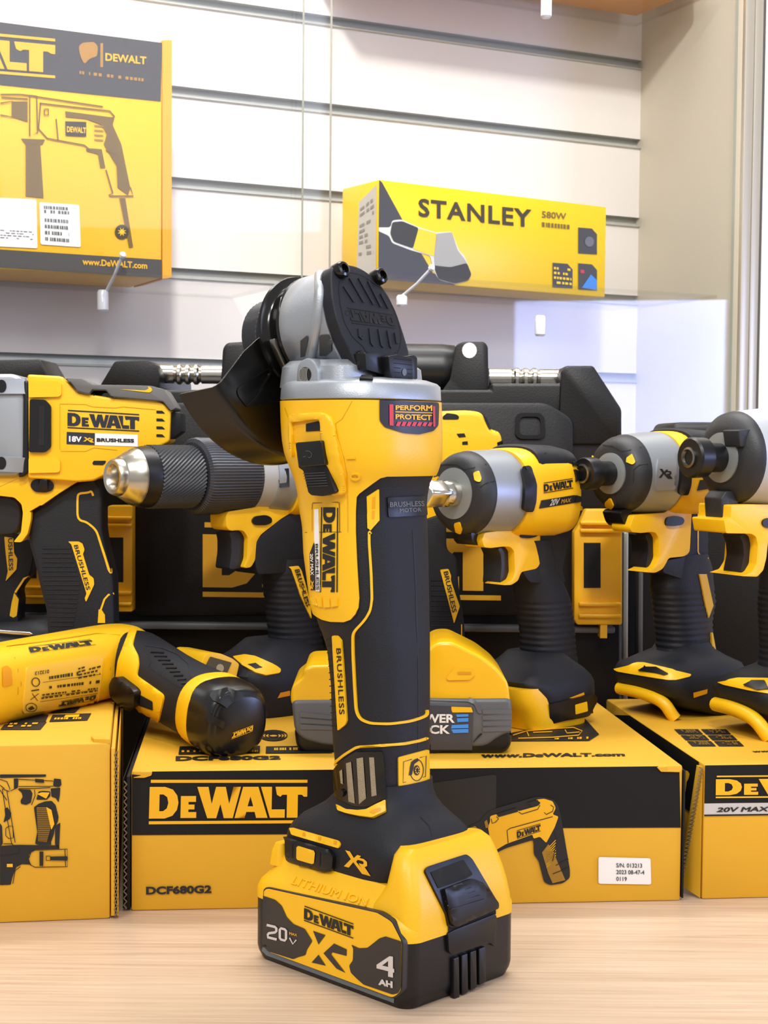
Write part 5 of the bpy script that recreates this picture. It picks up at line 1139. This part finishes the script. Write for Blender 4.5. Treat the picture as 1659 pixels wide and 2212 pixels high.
GD=T.slab('trigger_guard',Hi(*rnd([(-200,965),(240,960),(900,960),(800,1022),(650,1034),(500,1130),(350,1235)],10))+Hj(*rnd([(350,240),(345,330),(310,480),(240,577),(150,575),(235,470),(257,250),(240,150),(160,75),(0,57),(-260,57)],22)),.0255,-.0255,YEL,bevel=.005,seg=3)
decal('boss_upper',[[Hi(*rnd([(250,175),(500,170),(528,195),(528,285),(505,305),(250,310)],16))]],YH,YEL,T.t,.0002,thick=.003,rim=.001)
decal('boss_lower',[[Hi(*rnd([(250,825),(490,820),(518,850),(515,940),(490,950),(250,955)],16))]],YH,YEL,T.t,.0002,thick=.003,rim=.001)
TC=T.slab('top_cover',Hi(*rnd([(560,143),(700,150),(790,200),(1200,208),(1290,212),(1400,240),(1500,400),(1455,424),(1390,347),(950,308),(905,250),(790,248),(760,288),(655,262),(620,215)],14)),.0345,-.0345,mat('cover_grey',(96,94,92),.5),bevel=.003)
decal('cover_edge',[stroke(Hi((540,140),(600,180),(660,258),(760,282),(790,245),(905,248),(950,304),(1390,345),(1450,420)),2.6)],bvh([TC,YH]),DRK,T.t,.0005)
decal('cover_accent',[[Hi(*rnd([(1025,240),(1240,250),(1270,235),(1260,215),(1290,225),(1300,250),(1280,268),(1240,265)],8))]],TC,YEL,T.t,.0005)
decal('vent_slot',[[Hi(*rnd([(795,285),(805,272),(900,275),(915,292),(915,308),(800,300)],6))]],YH,DRK,T.t,.0004)
decal('vent_slot',[[Hi(*rnd([(788,870),(800,850),(905,850),(900,870),(880,888),(795,886)],6))]],YH,DRK,T.t,.0004)
decal('bumper',[[Hi(*rnd([(258,325),(390,330),(440,385),(440,735),(390,780),(252,778)],22))]],YH,BLK,T.t,.0004,thick=.003,rim=.0008)
decal('bumper_slot',[[Hi((335,378),(382,382),(378,720),(330,718))]],bvh([c for c in T.t.children if c.name.startswith('bumper')]),DRK,T.t,.0003)
decal('rear_bumper',[[Hi(*rnd([(1460,450),(1480,430),(1545,440),(1550,600),(1500,640),(1465,660)],12))]],bvh([YH,TC]),BLK,T.t,.0005)
T.slab('rear_cap',Hi(*rnd([(1452,440),(1480,430),(1545,440),(1552,600),(1500,640),(1450,670)],12)),.024,-.024,BLK,bevel=.003)
for i in range(4):
    decal('vent_slot',[[Hi(*rnd([(1335,422+i*67),(1385,424+i*67),(1410,448+i*67),(1335,446+i*67)],5))]],YH,DRK,T.t,.0004)
decal('panel_line',[stroke(Hi(*s),1.2) for s in ([(512,365),(730,370),(790,390),(980,400),(1050,390),(1330,415)],[(512,365),(510,740),(520,770),(730,770),(800,740),(1000,760)])],YH,MT['yellow_shadow_line'],T.t,.0003)
decal('logo',dewalt(Hi((576,415),(1188,452),(1188,602),(576,572))),YH,mat('logo_navy',(28,30,44),.45),T.t,.0004)
decal('rating_black',[[Hi((570,604),(810,615),(808,717),(568,708))]],YH,mat('rating_navy',(34,36,46),.45),T.t,.0004)
decal('rating_white',[[Hi((812,615),(1176,628),(1176,730),(810,718))]],YH,WHT,T.t,.0004)
decal('rating_text',txt('18V',Hi((590,638),(698,644),(698,692),(590,688)),.04),YH,WHT,T.t,.0008)
decal('rating_mark',xr(Hi((716,648),(795,650),(795,696),(716,692))),YH,YINK,T.t,.0008)
decal('rating_note',txt('BRUSHLESS',Hi((826,656),(1145,664),(1145,696),(826,688)),.05,0,1.02),YH,INK,T.t,.0008)
decal('selector',[[Hi(*rnd([(256,1065),(280,1015),(330,1005),(420,1008),(465,1050),(455,1100),(400,1122),(300,1118)],30))]],bvh([YH,GD]),BLK,T.t,.0004,thick=.0012)
T.slab('trigger',Hj(*rnd([(-200,58),(80,58),(185,90),(235,160),(248,280),(218,420),(160,492),(0,502),(-200,495)],40)),.0125,-.0125,PURP,bevel=.004,seg=4)
for p in ((20,215),(18,870)):
    decal('housing_bolt',[[Hi(*ell(p[0],p[1],42,55))]],AL,BLK,T.t,.0005,thick=.003)
HB=T.slab('handle',Hj(*rnd([(348,240),(640,10),(800,-60),(1060,-160),(1150,0),(1150,450),(1180,620),(1240,880),(1270,1000),(1282,1560),(1300,1700),(1310,1900),(560,1900),(530,1560),(520,1350),(440,1050),(390,820),(320,575),(345,330)],60)),.0185,-.0185,RUB,bevel=.0075,seg=5)
for i in range(18):
    y=640+i*51; 
    decal('grip_rib',[stroke(Hj((470+max(0,i-6)*9,y),(790+min(i,8)*14-max(0,i-8)*9,y)),4.)],HB,RUB,T.t,.0001,thick=.0010,rim=.0004)
decal('accent_line',[stroke(Hj(*rnd([(1030,0),(990,22),(880,30),(868,80),(868,290),(900,335),(970,350),(1080,440),(1120,570),(1180,760),(1220,900),(1250,930)],60)),4.6)],bvh([HB,GD,YH]),YEL,T.t,.0004)
an_=decal('accent_panel',[[Hj(*rnd([(762,568),(880,568),(925,590),(948,660),(930,710),(1000,940),(1050,980),(1056,1050),(965,1245),(950,1205),(970,1150),(800,600)],14))]],HB,YEL,T.t,.0004,thick=.0005)
decal('accent_text',txt('BRUSHLESS',Hj((872,605),(1015,1105),(968,1115),(825,610)),.02,0,1.05),an_,MT['logo_navy'],an_,.0003)
decal('accent_panel',[stroke(Hj((1272,1150),(1215,1165),(1170,1215),(1130,1330)),4.),[Hj((1105,1330),(1135,1325),(1175,1390),(1178,1480),(1095,1480))]],HB,YEL,T.t,.0004)
FT=mk('battery_foot',loft(B(),[sring(T.W(-.0,0,z),T.f,T.s,a,b,5,48) for z,a,b in ((0,.039,.032),(.02,.041,.033),(.028,.038,.029),(.034,.03,.022))]),RUB,T.t,sharp=60)
# ---------------------------------------------------------------- partly hidden driver at the far left
o=ony((20,1480),1.19); o.z=.1062
T=Tool('impact_driver.002','mostly hidden tool at the left edge, just its handle and foot showing','impact driver',o,4)
HB=T.slab('handle',Hj(*rnd([(-150,300),(330,540),(382,700),(342,930),(192,1130),(217,1240),(200,1420),(225,1600),(-150,1600)],50)),.0165,-.0165,RUB,bevel=.006,seg=4)
an_=decal('accent_panel',[[Hj(*rnd([(50,515),(150,530),(160,700),(196,760),(186,880),(65,1012),(90,900),(66,700)],10))]],HB,YEL,T.t,.0004,thick=.0005)
decal('accent_text',txt('BRUSHLESS',Hj((138,420),(148,890),(98,895),(88,420)),.02),an_,MT['logo_navy'],an_,.0003)
decal('accent_line',[stroke(Hj((330,958),(270,985),(170,1140)),4.2)]+[[Hj(*rnd([(160,1140),(207,1215),(188,1400),(150,1422),(108,1400),(132,1250)],10))]],HB,YEL,T.t,.0004)
FT=mk('battery_foot',loft(B(),[sring(T.W(-.002,0,z),T.f,T.s,a,b,5,48) for z,a,b in ((0,.042,.034),(.018,.043,.035),(.030,.040,.032),(.038,.03,.024))]),RUB,T.t,sharp=60)
T.slab('foot_clip',Hj((-60,1555),(200,1575),(330,1585),(375,1608),(330,1622),(150,1612),(-60,1592)),.037,.0345,CHR,bevel=.0004)
T.slab('motor_housing',[(-330,905),(-60,905),(-60,1070),(-330,1070)],.028,-.028,YEL,bevel=.008)
# ---------------------------------------------------------------- yellow tool behind the grinder
o=ony((955,1480),1.172); o.z=.0858
T=Tool('drill_driver','yellow drill hidden behind the grinder except its rear end and handle','drill',o,6)
YH=T.slab('motor_housing',rnd([(800,905),(900,893),(950,888),(1010,886),(1042,890),(1055,915),(1062,928),(1080,932),(1087,950),(1083,975),(1060,1000),(1000,1035),(940,1062),(800,1062)],14),.029,-.029,YEL,bevel=.008,seg=4)
x0,z0=T.loc((880,985))
T.lathe('gear_housing',x0,z0,[(-.022,.031),(-.01,.032),(.012,.0305),(.03,.024),(.032,.018)],ALU)
T.lathe('chuck',x0,z0,[(.03,.017),(.045,.0175),(.05,.012)],BLK)
decal('top_trim',[[rnd([(956,900),(965,893),(985,895),(992,900),(990,906),(956,906)],4)],[rnd([(1040,890),(1052,905),(1062,928),(1056,929),(1046,908)],4)],[rnd([(1070,930),(1084,938),(1087,955),(1080,985),(1074,960)],4)]],YH,BLK,T.t,.0006)
decal('vent_slot',[[E1(*s)] for s in ([(188,190),(225,188),(232,205),(200,208)],[(215,228),(240,225),(242,242),(215,242)])],YH,DRK,T.t,.0005)
T.slab('trigger_guard',rnd([(830,1055),(975,1045),(968,1085),(945,1126),(922,1132),(890,1160),(850,1160),(900,1120),(900,1100),(830,1095)],10),.0155,-.0155,YEL,bevel=.003)
HB=T.slab('handle',E1(*rnd([(20,600),(140,560),(142,740),(190,770),(200,920),(226,1085),(235,1330),(10,1330),(0,1000)],30)),.0165,-.0165,RUB,bevel=.006,seg=4)
an_=decal('accent_panel',[[E1(*rnd([(110,832),(150,828),(162,860),(160,880),(203,1005),(176,1086),(170,1060)],6))]],HB,YEL,T.t,.0004,thick=.0005)
decal('accent_text',txt('BRUSHLESS',E1((148,838),(190,1030),(168,1036),(126,842)),.02),an_,MT['logo_navy'],an_,.0003)
decal('accent_line',[stroke(E1(*s),2.2) for s in ([(143,620),(146,730),(188,762)],[(224,1040),(212,1090),(212,1190)])],HB,YEL,T.t,.0004)
for i in range(13): decal('grip_rib',[stroke(E1((66,880+i*24),(150+i*3,880+i*24)),3.)],HB,RUB,T.t,.0001,thick=.0008,rim=.0003)
FT=mk('battery_foot',loft(B(),[sring(T.W(.012,0,z),T.f,T.s,a,b,5,48) for z,a,b in ((0,.030,.033),(.02,.032,.034),(.03,.028,.030),(.036,.022,.022))]),RUB,T.t,sharp=60)
# ---------------------------------------------------------------- loose battery behind the grinder
PB0=.9735; base=onz((870,1632),.0857)
PS=thing('slide_battery','loose yellow and grey slide-on battery lying on the middle box behind the grinder','battery',V((base.x,PB0+.035,.0857)))
def pbs(name,pts,y0,d,m,bev,seg=4,par=None): return mk(name,prism(B(),[ony(p,y0) for p in pts],FY*d),m,par or PS,bevel=bev,seg=seg)
yb_=pbs('battery_base',rnd([(634,1570),(1106,1572),(1106,1610),(1092,1629),(664,1634),(640,1618)],18),PB0,.074,BLK,.007)
gb=pbs('battery_case',rnd([(629,1512),(1105,1508),(1107,1582),(1080,1592),(1050,1614),(960,1617),(700,1612),(655,1600),(636,1580)],14),PB0-.0012,.076,GRY,.007)
yt=pbs('battery_cover',rnd([(629,1526),(627,1500),(632,1480),(655,1463),(655,1447),(668,1438),(760,1436),(900,1432),(925,1402),(945,1388),(975,1386),(1000,1398),(1040,1418),(1075,1445),(1098,1475),(1104,1528)],12),PB0+.0005,.072,YEL2,.0065)
decal('cover_skirt',[[E2(*rnd([(40,322),(250,325),(285,340),(300,372),(310,395),(290,395),(270,350),(240,340),(40,338)],8))]],bvh([yt,gb]),GRY,PS,.0005,thick=.0006)
lpn=decal('label_panel',[[E2(*rnd([(40,358),(262,364),(268,375),(262,575),(250,580),(40,580)],10))]],bvh([gb,yt]),mat('panel_grey',(62,63,69),.45),PS,.0008,thick=.0006,grid=12)
decal('label_stripe',[[E2(*rnd([(40,360),(258,366),(266,390),(40,391)],3))]],bvh([lpn,gb,yt]),YEL,lpn,.0006)
decal('label_text',txt('POWER',E2((-45,398),(180,398),(180,440),(-45,440)),.035)+txt('STACK',E2((-60,450),(157,450),(157,492),(-60,492)),.035),bvh([lpn,gb,yt]),WHT,lpn,.0006)
decal('label_bars',[[E2(*s)] for s in ([(186,400),(244,398),(244,410),(190,412)],[(190,418),(244,416),(244,434),(192,436)],[(166,450),(244,446),(244,464),(162,466)],[(162,470),(244,468),(244,486),(172,488)])],bvh([lpn,gb,yt]),BLU,lpn,.0006)
for i in range(4): decal('case_rib',[[E2(*rnd([(310,378+i*28),(442,374+i*28),(445,396+i*28),(312,398+i*28)],3))]],gb,GRY,PS,.0002,thick=.0010,rim=.0004)
for i in range(3): decal('case_rib',[[Ht(*rnd([(1140,725+i*62),(1470,765+i*52),(1470,800+i*52),(1148,775+i*62)],8))]],gb,GRY,PS,.0002,thick=.0010,rim=.0004)
decal('cover_catch',[[E2(*rnd([(140,228),(180,175),(275,180),(275,212),(250,236),(148,238)],6))]],yt,YEL2,PS,.0003,thick=.0016,rim=.0005)
decal('catch_slot',[[E2(*rnd([(193,200),(258,200),(258,212),(195,212)],4))]],bvh([c for c in PS.children if c.name.startswith('cover_catch')]),MT['slot_amber'],PS,.0004)
decal('base_foot',[[E2(*rnd([(60,545),(80,520),(100,545),(210,548),(260,540),(300,490),(450,488),(450,560),(440,580),(60,582)],10))]],bvh([gb,yb_]),BLK,PS,.0005,thick=.0008)
# ---------------------------------------------------------------- screwdriver lying across two boxes
def pth(L): return [(ony((x,y),Y),r) for x,y,Y,r in L]
def ploft(name,L,m,par,n=2.6,N=44,asp=1.):
    L=np.array(L); k_=np.linspace(0,len(L)-1,(len(L)-1)*6+1); L=np.stack([np.interp(k_,range(len(L)),L[:,c]) for c in range(4)],1)
    for _ in range(5): L[1:-1]=(L[:-2]+2*L[1:-1]+L[2:])/4
    P=pth(L.tolist()); rg=[]
    for i,(p,r) in enumerate(P):
        d=(P[min(i+1,len(P)-1)][0]-P[max(i-1,0)][0]).normalized()
        u=Z.cross(d).normalized(); v=d.cross(u)
        rg.append(sring(p,u,v,r*asp,r,n,N))
    return mk(name,loft(B(),rg),m,par,sharp=60)
SD=thing('pistol_screwdriver','yellow cordless screwdriver lying on its side across the left and middle boxes','screwdriver',V((-.2,1.0,.1062)))
SB_=ploft('screwdriver_body',[(-160,1508,.915,.020),(-120,1499,.93,.0236),(-60,1487,.952,.0246),(60,1462,.998,.0248),(150,1444,1.030,.0249),(235,1426,1.060,.0246),(275,1418,1.072,.0235),(296,1416,1.078,.019)],YEL,SD,3.)
GP=ploft('screwdriver_grip',[(262,1420,1.062,.020),(285,1432,1.056,.0238),(320,1455,1.043,.0236),(360,1479,1.026,.0228),(400,1501,1.009,.0226),(440,1521,.992,.0230),(462,1534,.982,.0236)],RUB,SD,2.5)
BN=ploft('battery_band',[(450,1527,.987,.0238),(454,1530,.985,.0245),(466,1537,.9795,.0248),(473,1541,.9765,.0245)],YEL,SD,2.5)
CP=ploft('battery_cap',[(466,1537,.9795,.0236),(472,1540,.977,.0243),(496,1553,.967,.0243),(508,1559,.962,.0232),(516,1563,.959,.0212),(520,1565,.9572,.0172)],mat('cap_black',(15,15,17),.28),SD,2.7)
TGx=bvh([SB_,GP])
ncK=decal('neck_cover',[[rs(Hs(*rnd([(848,85),(822,180),(858,250),(862,300),(850,370),(950,440),(1012,485),(1018,510),(985,655),(960,650),(860,600),(770,545),(715,500),(720,400),(735,280),(800,90),(820,70)],14)),7)]],TGx,YEL,SD,.0004,thick=.0014,grid=9,rim=.0005)
decal('slide_slot',[[Hs(*rnd([(868,488),(945,530),(948,585),(862,555)],6))]],bvh([ncK,GP]),DRK,SD,.0005)
tg=decal('trigger',[[rs(Hs(*rnd([(715,420),(735,378),(760,372),(850,440),(872,465),(866,550),(840,568),(780,540),(718,480)],14)),7)]],bvh([ncK,SB_,GP]),BLK,SD,.0004,thick=.006,grid=9,rim=.001)
decal('grip_line',[stroke(Hs(*rnd([(890,185),(1000,200),(1100,240),(1170,305),(1165,360),(1205,410),(1160,442),(1100,440),(915,315),(935,290)],14)),1.6,True)],GP,DRK,SD,.0003)
for i in range(9): decal('grip_rib',[stroke(Hs((930+i*24,228+i*24),(1005+i*20+8,232+i*23)),2.2)],GP,BLK,SD,.0001,thick=.0006)
ck=decal('cap_release',[[rs(Hs(*rnd([(1295,495),(1310,475),(1400,450),(1500,480),(1505,500),(1395,570),(1320,530)],8)),8)]],bvh([CP,BN]),BLK,SD,.0004,thick=.002,rim=.0006)
decal('cap_grip',[[rs(Hs(*rnd([(1270,640),(1300,605),(1385,655),(1375,695),(1275,650)],8)),8)]],CP,BLK,SD,.0003,thick=.0015,rim=.0005)
decal('cap_name',dewalt(Hs((1560,675),(1432,720),(1428,762),(1556,715))[0:4] if False else Hs((1558,712),(1428,762),(1436,722),(1562,674)),6),CP,YINK,SD,.0005)
pnl=decal('rating_plate',[[rs(Hs(*rnd([(160,320),(610,248),(632,262),(632,280),(608,520),(590,538),(150,600),(135,590)],16)),9)]],SB_,mat('plate_yellow',(238,190,60),.35),SD,.0006,thick=.0003,grid=10)
decal('plate_logo',dewalt(Hs((585,522),(358,562),(372,528),(592,485)),9),pnl,INK,SD,.0006)
pt=mat('plate_text',(60,48,10),.5)
decal('plate_text',scribble(Hs((260,480),(600,440),(600,470),(250,520)),2,13,.5,11,.2)+scribble(Hs((300,430),(620,390),(615,420),(300,455)),1,12,.6,12,.3)+scribble(Hs((480,320),(620,280),(615,370),(480,395)),4,5,.5,13,.35)+scribble(Hs((300,370),(480,340),(480,370),(300,395)),1,9,.7,14,.2),pnl,pt,SD,.0006)
decal('plate_serial',txt('013213',Hs((300,355),(212,368),(214,345),(300,332)),.02),pnl,pt,SD,.0006)
decal('plate_lines',[stroke(Hs(*s),1.) for s in ([(260,412),(620,360)],[(245,530),(600,478)],[(260,500),(600,455)])],pnl,pt,SD,.0006)
decal('plate_marks',[stroke(Hs(*ell(217,410,24,26)),2.,True),[Hs((190,460),(238,452),(238,460),(190,468))],stroke(Hs(*ell(190,565,34,26)),1.4,True),[Hs((170,570),(195,555),(212,570),(185,582))],stroke(Hs((185,520),(235,480)),1.3),stroke(Hs((195,480),(230,525)),1.3)],pnl,pt,SD,.0006)
decal('body_logo',dewalt(Hs((172,195),(555,148),(590,182),(185,232)),8,True),SB_,INK,SD,.0006)
decal('body_line',[stroke(Hs(*s),1.2) for s in ([(40,190),(600,110),(740,120),(680,330),(650,510)],[(40,190),(90,260),(130,420),(100,610)],[(0,160),(60,200),(110,330),(110,480),(60,640)])],SB_,MT['yellow_shadow_line'],SD,.0003)
decal('body_notch',[[rs(Hs(*rnd([(10,320),(40,308),(68,330),(75,425),(15,440)],8)),9)]],SB_,MT['slot_amber'],SD,.0005,grid=9)
# ================================================================ CAMERA, LIGHT
cam=bpy.data.cameras.new('camera'); co_=bpy.data.objects.new('camera',cam); COL.objects.link(co_)
M=Matrix((( RT.x,UP.x,-FW.x,CAM.x),(RT.y,UP.y,-FW.y,CAM.y),(RT.z,UP.z,-FW.z,CAM.z),(0,0,0,1))); co_.matrix_world=M
cam.sensor_fit='HORIZONTAL'; cam.sensor_width=36; cam.lens=36*FPX/1659; cam.clip_start=.02
cam.dof.use_dof=True; cam.dof.focus_distance=.86; cam.dof.aperture_fstop=60
SC.camera=co_
def area(name,loc,tgt,sx,sy,pw,col=(1,1,1),spread=180):
    l=bpy.data.lights.new(name,'AREA'); l.shape='RECTANGLE'; l.size=sx; l.size_y=sy; l.energy=pw; l.color=col; l.spread=math.radians(spread)
    o=bpy.data.objects.new(name,l); COL.objects.link(o); o.location=loc
    o.rotation_euler=(V(tgt)-V(loc)).to_track_quat('-Z','Y').to_euler(); return o
area('ceiling_light_left',(-1.0,-.7,1.9),(0,1.0,.15),.8,.8,21,(1,.985,.965))
area('ceiling_light_front',(.25,-1.3,1.7),(0,1.9,.6),.4,.4,18,(1,.975,.94))
area('track_spot',(.0,-.35,1.9),(.05,1.9,.66),.16,.16,6.5,(1,.975,.94),60)
area('cabinet_light',(0,1.42,1.5),(0,.85,0),1.2,.16,15,(1,.98,.95))
area('shelf_fill',(-.15,.95,1.8),(0,1.8,.5),.9,.15,7,(1,.975,.945))  # added fill, brightens the shelf carton and the wall behind it
area('shop_window',(2.38,.55,.42),(.5,1.55,.40),.56,.5,17,(.42,.52,1))
area('side_light',(1.7,-.5,1.3),(.1,1.0,.25),.9,.9,10,(.72,.79,1))
wd=bpy.data.worlds.new('world'); SC.world=wd; wd.use_nodes=True
wd.node_tree.nodes['Background'].inputs[0].default_value=(1,.98,.97,1); wd.node_tree.nodes['Background'].inputs[1].default_value=.5
SC.view_settings.view_transform='Standard'; SC.view_settings.look='None'; SC.view_settings.exposure=.1; SC.view_settings.gamma=1; SC.view_settings.use_curve_mapping=False
SC.cycles.max_bounces=8; SC.cycles.transparent_max_bounces=16; SC.cycles.caustics_reflective=False; SC.cycles.caustics_refractive=False
SC.cycles.use_denoising=True
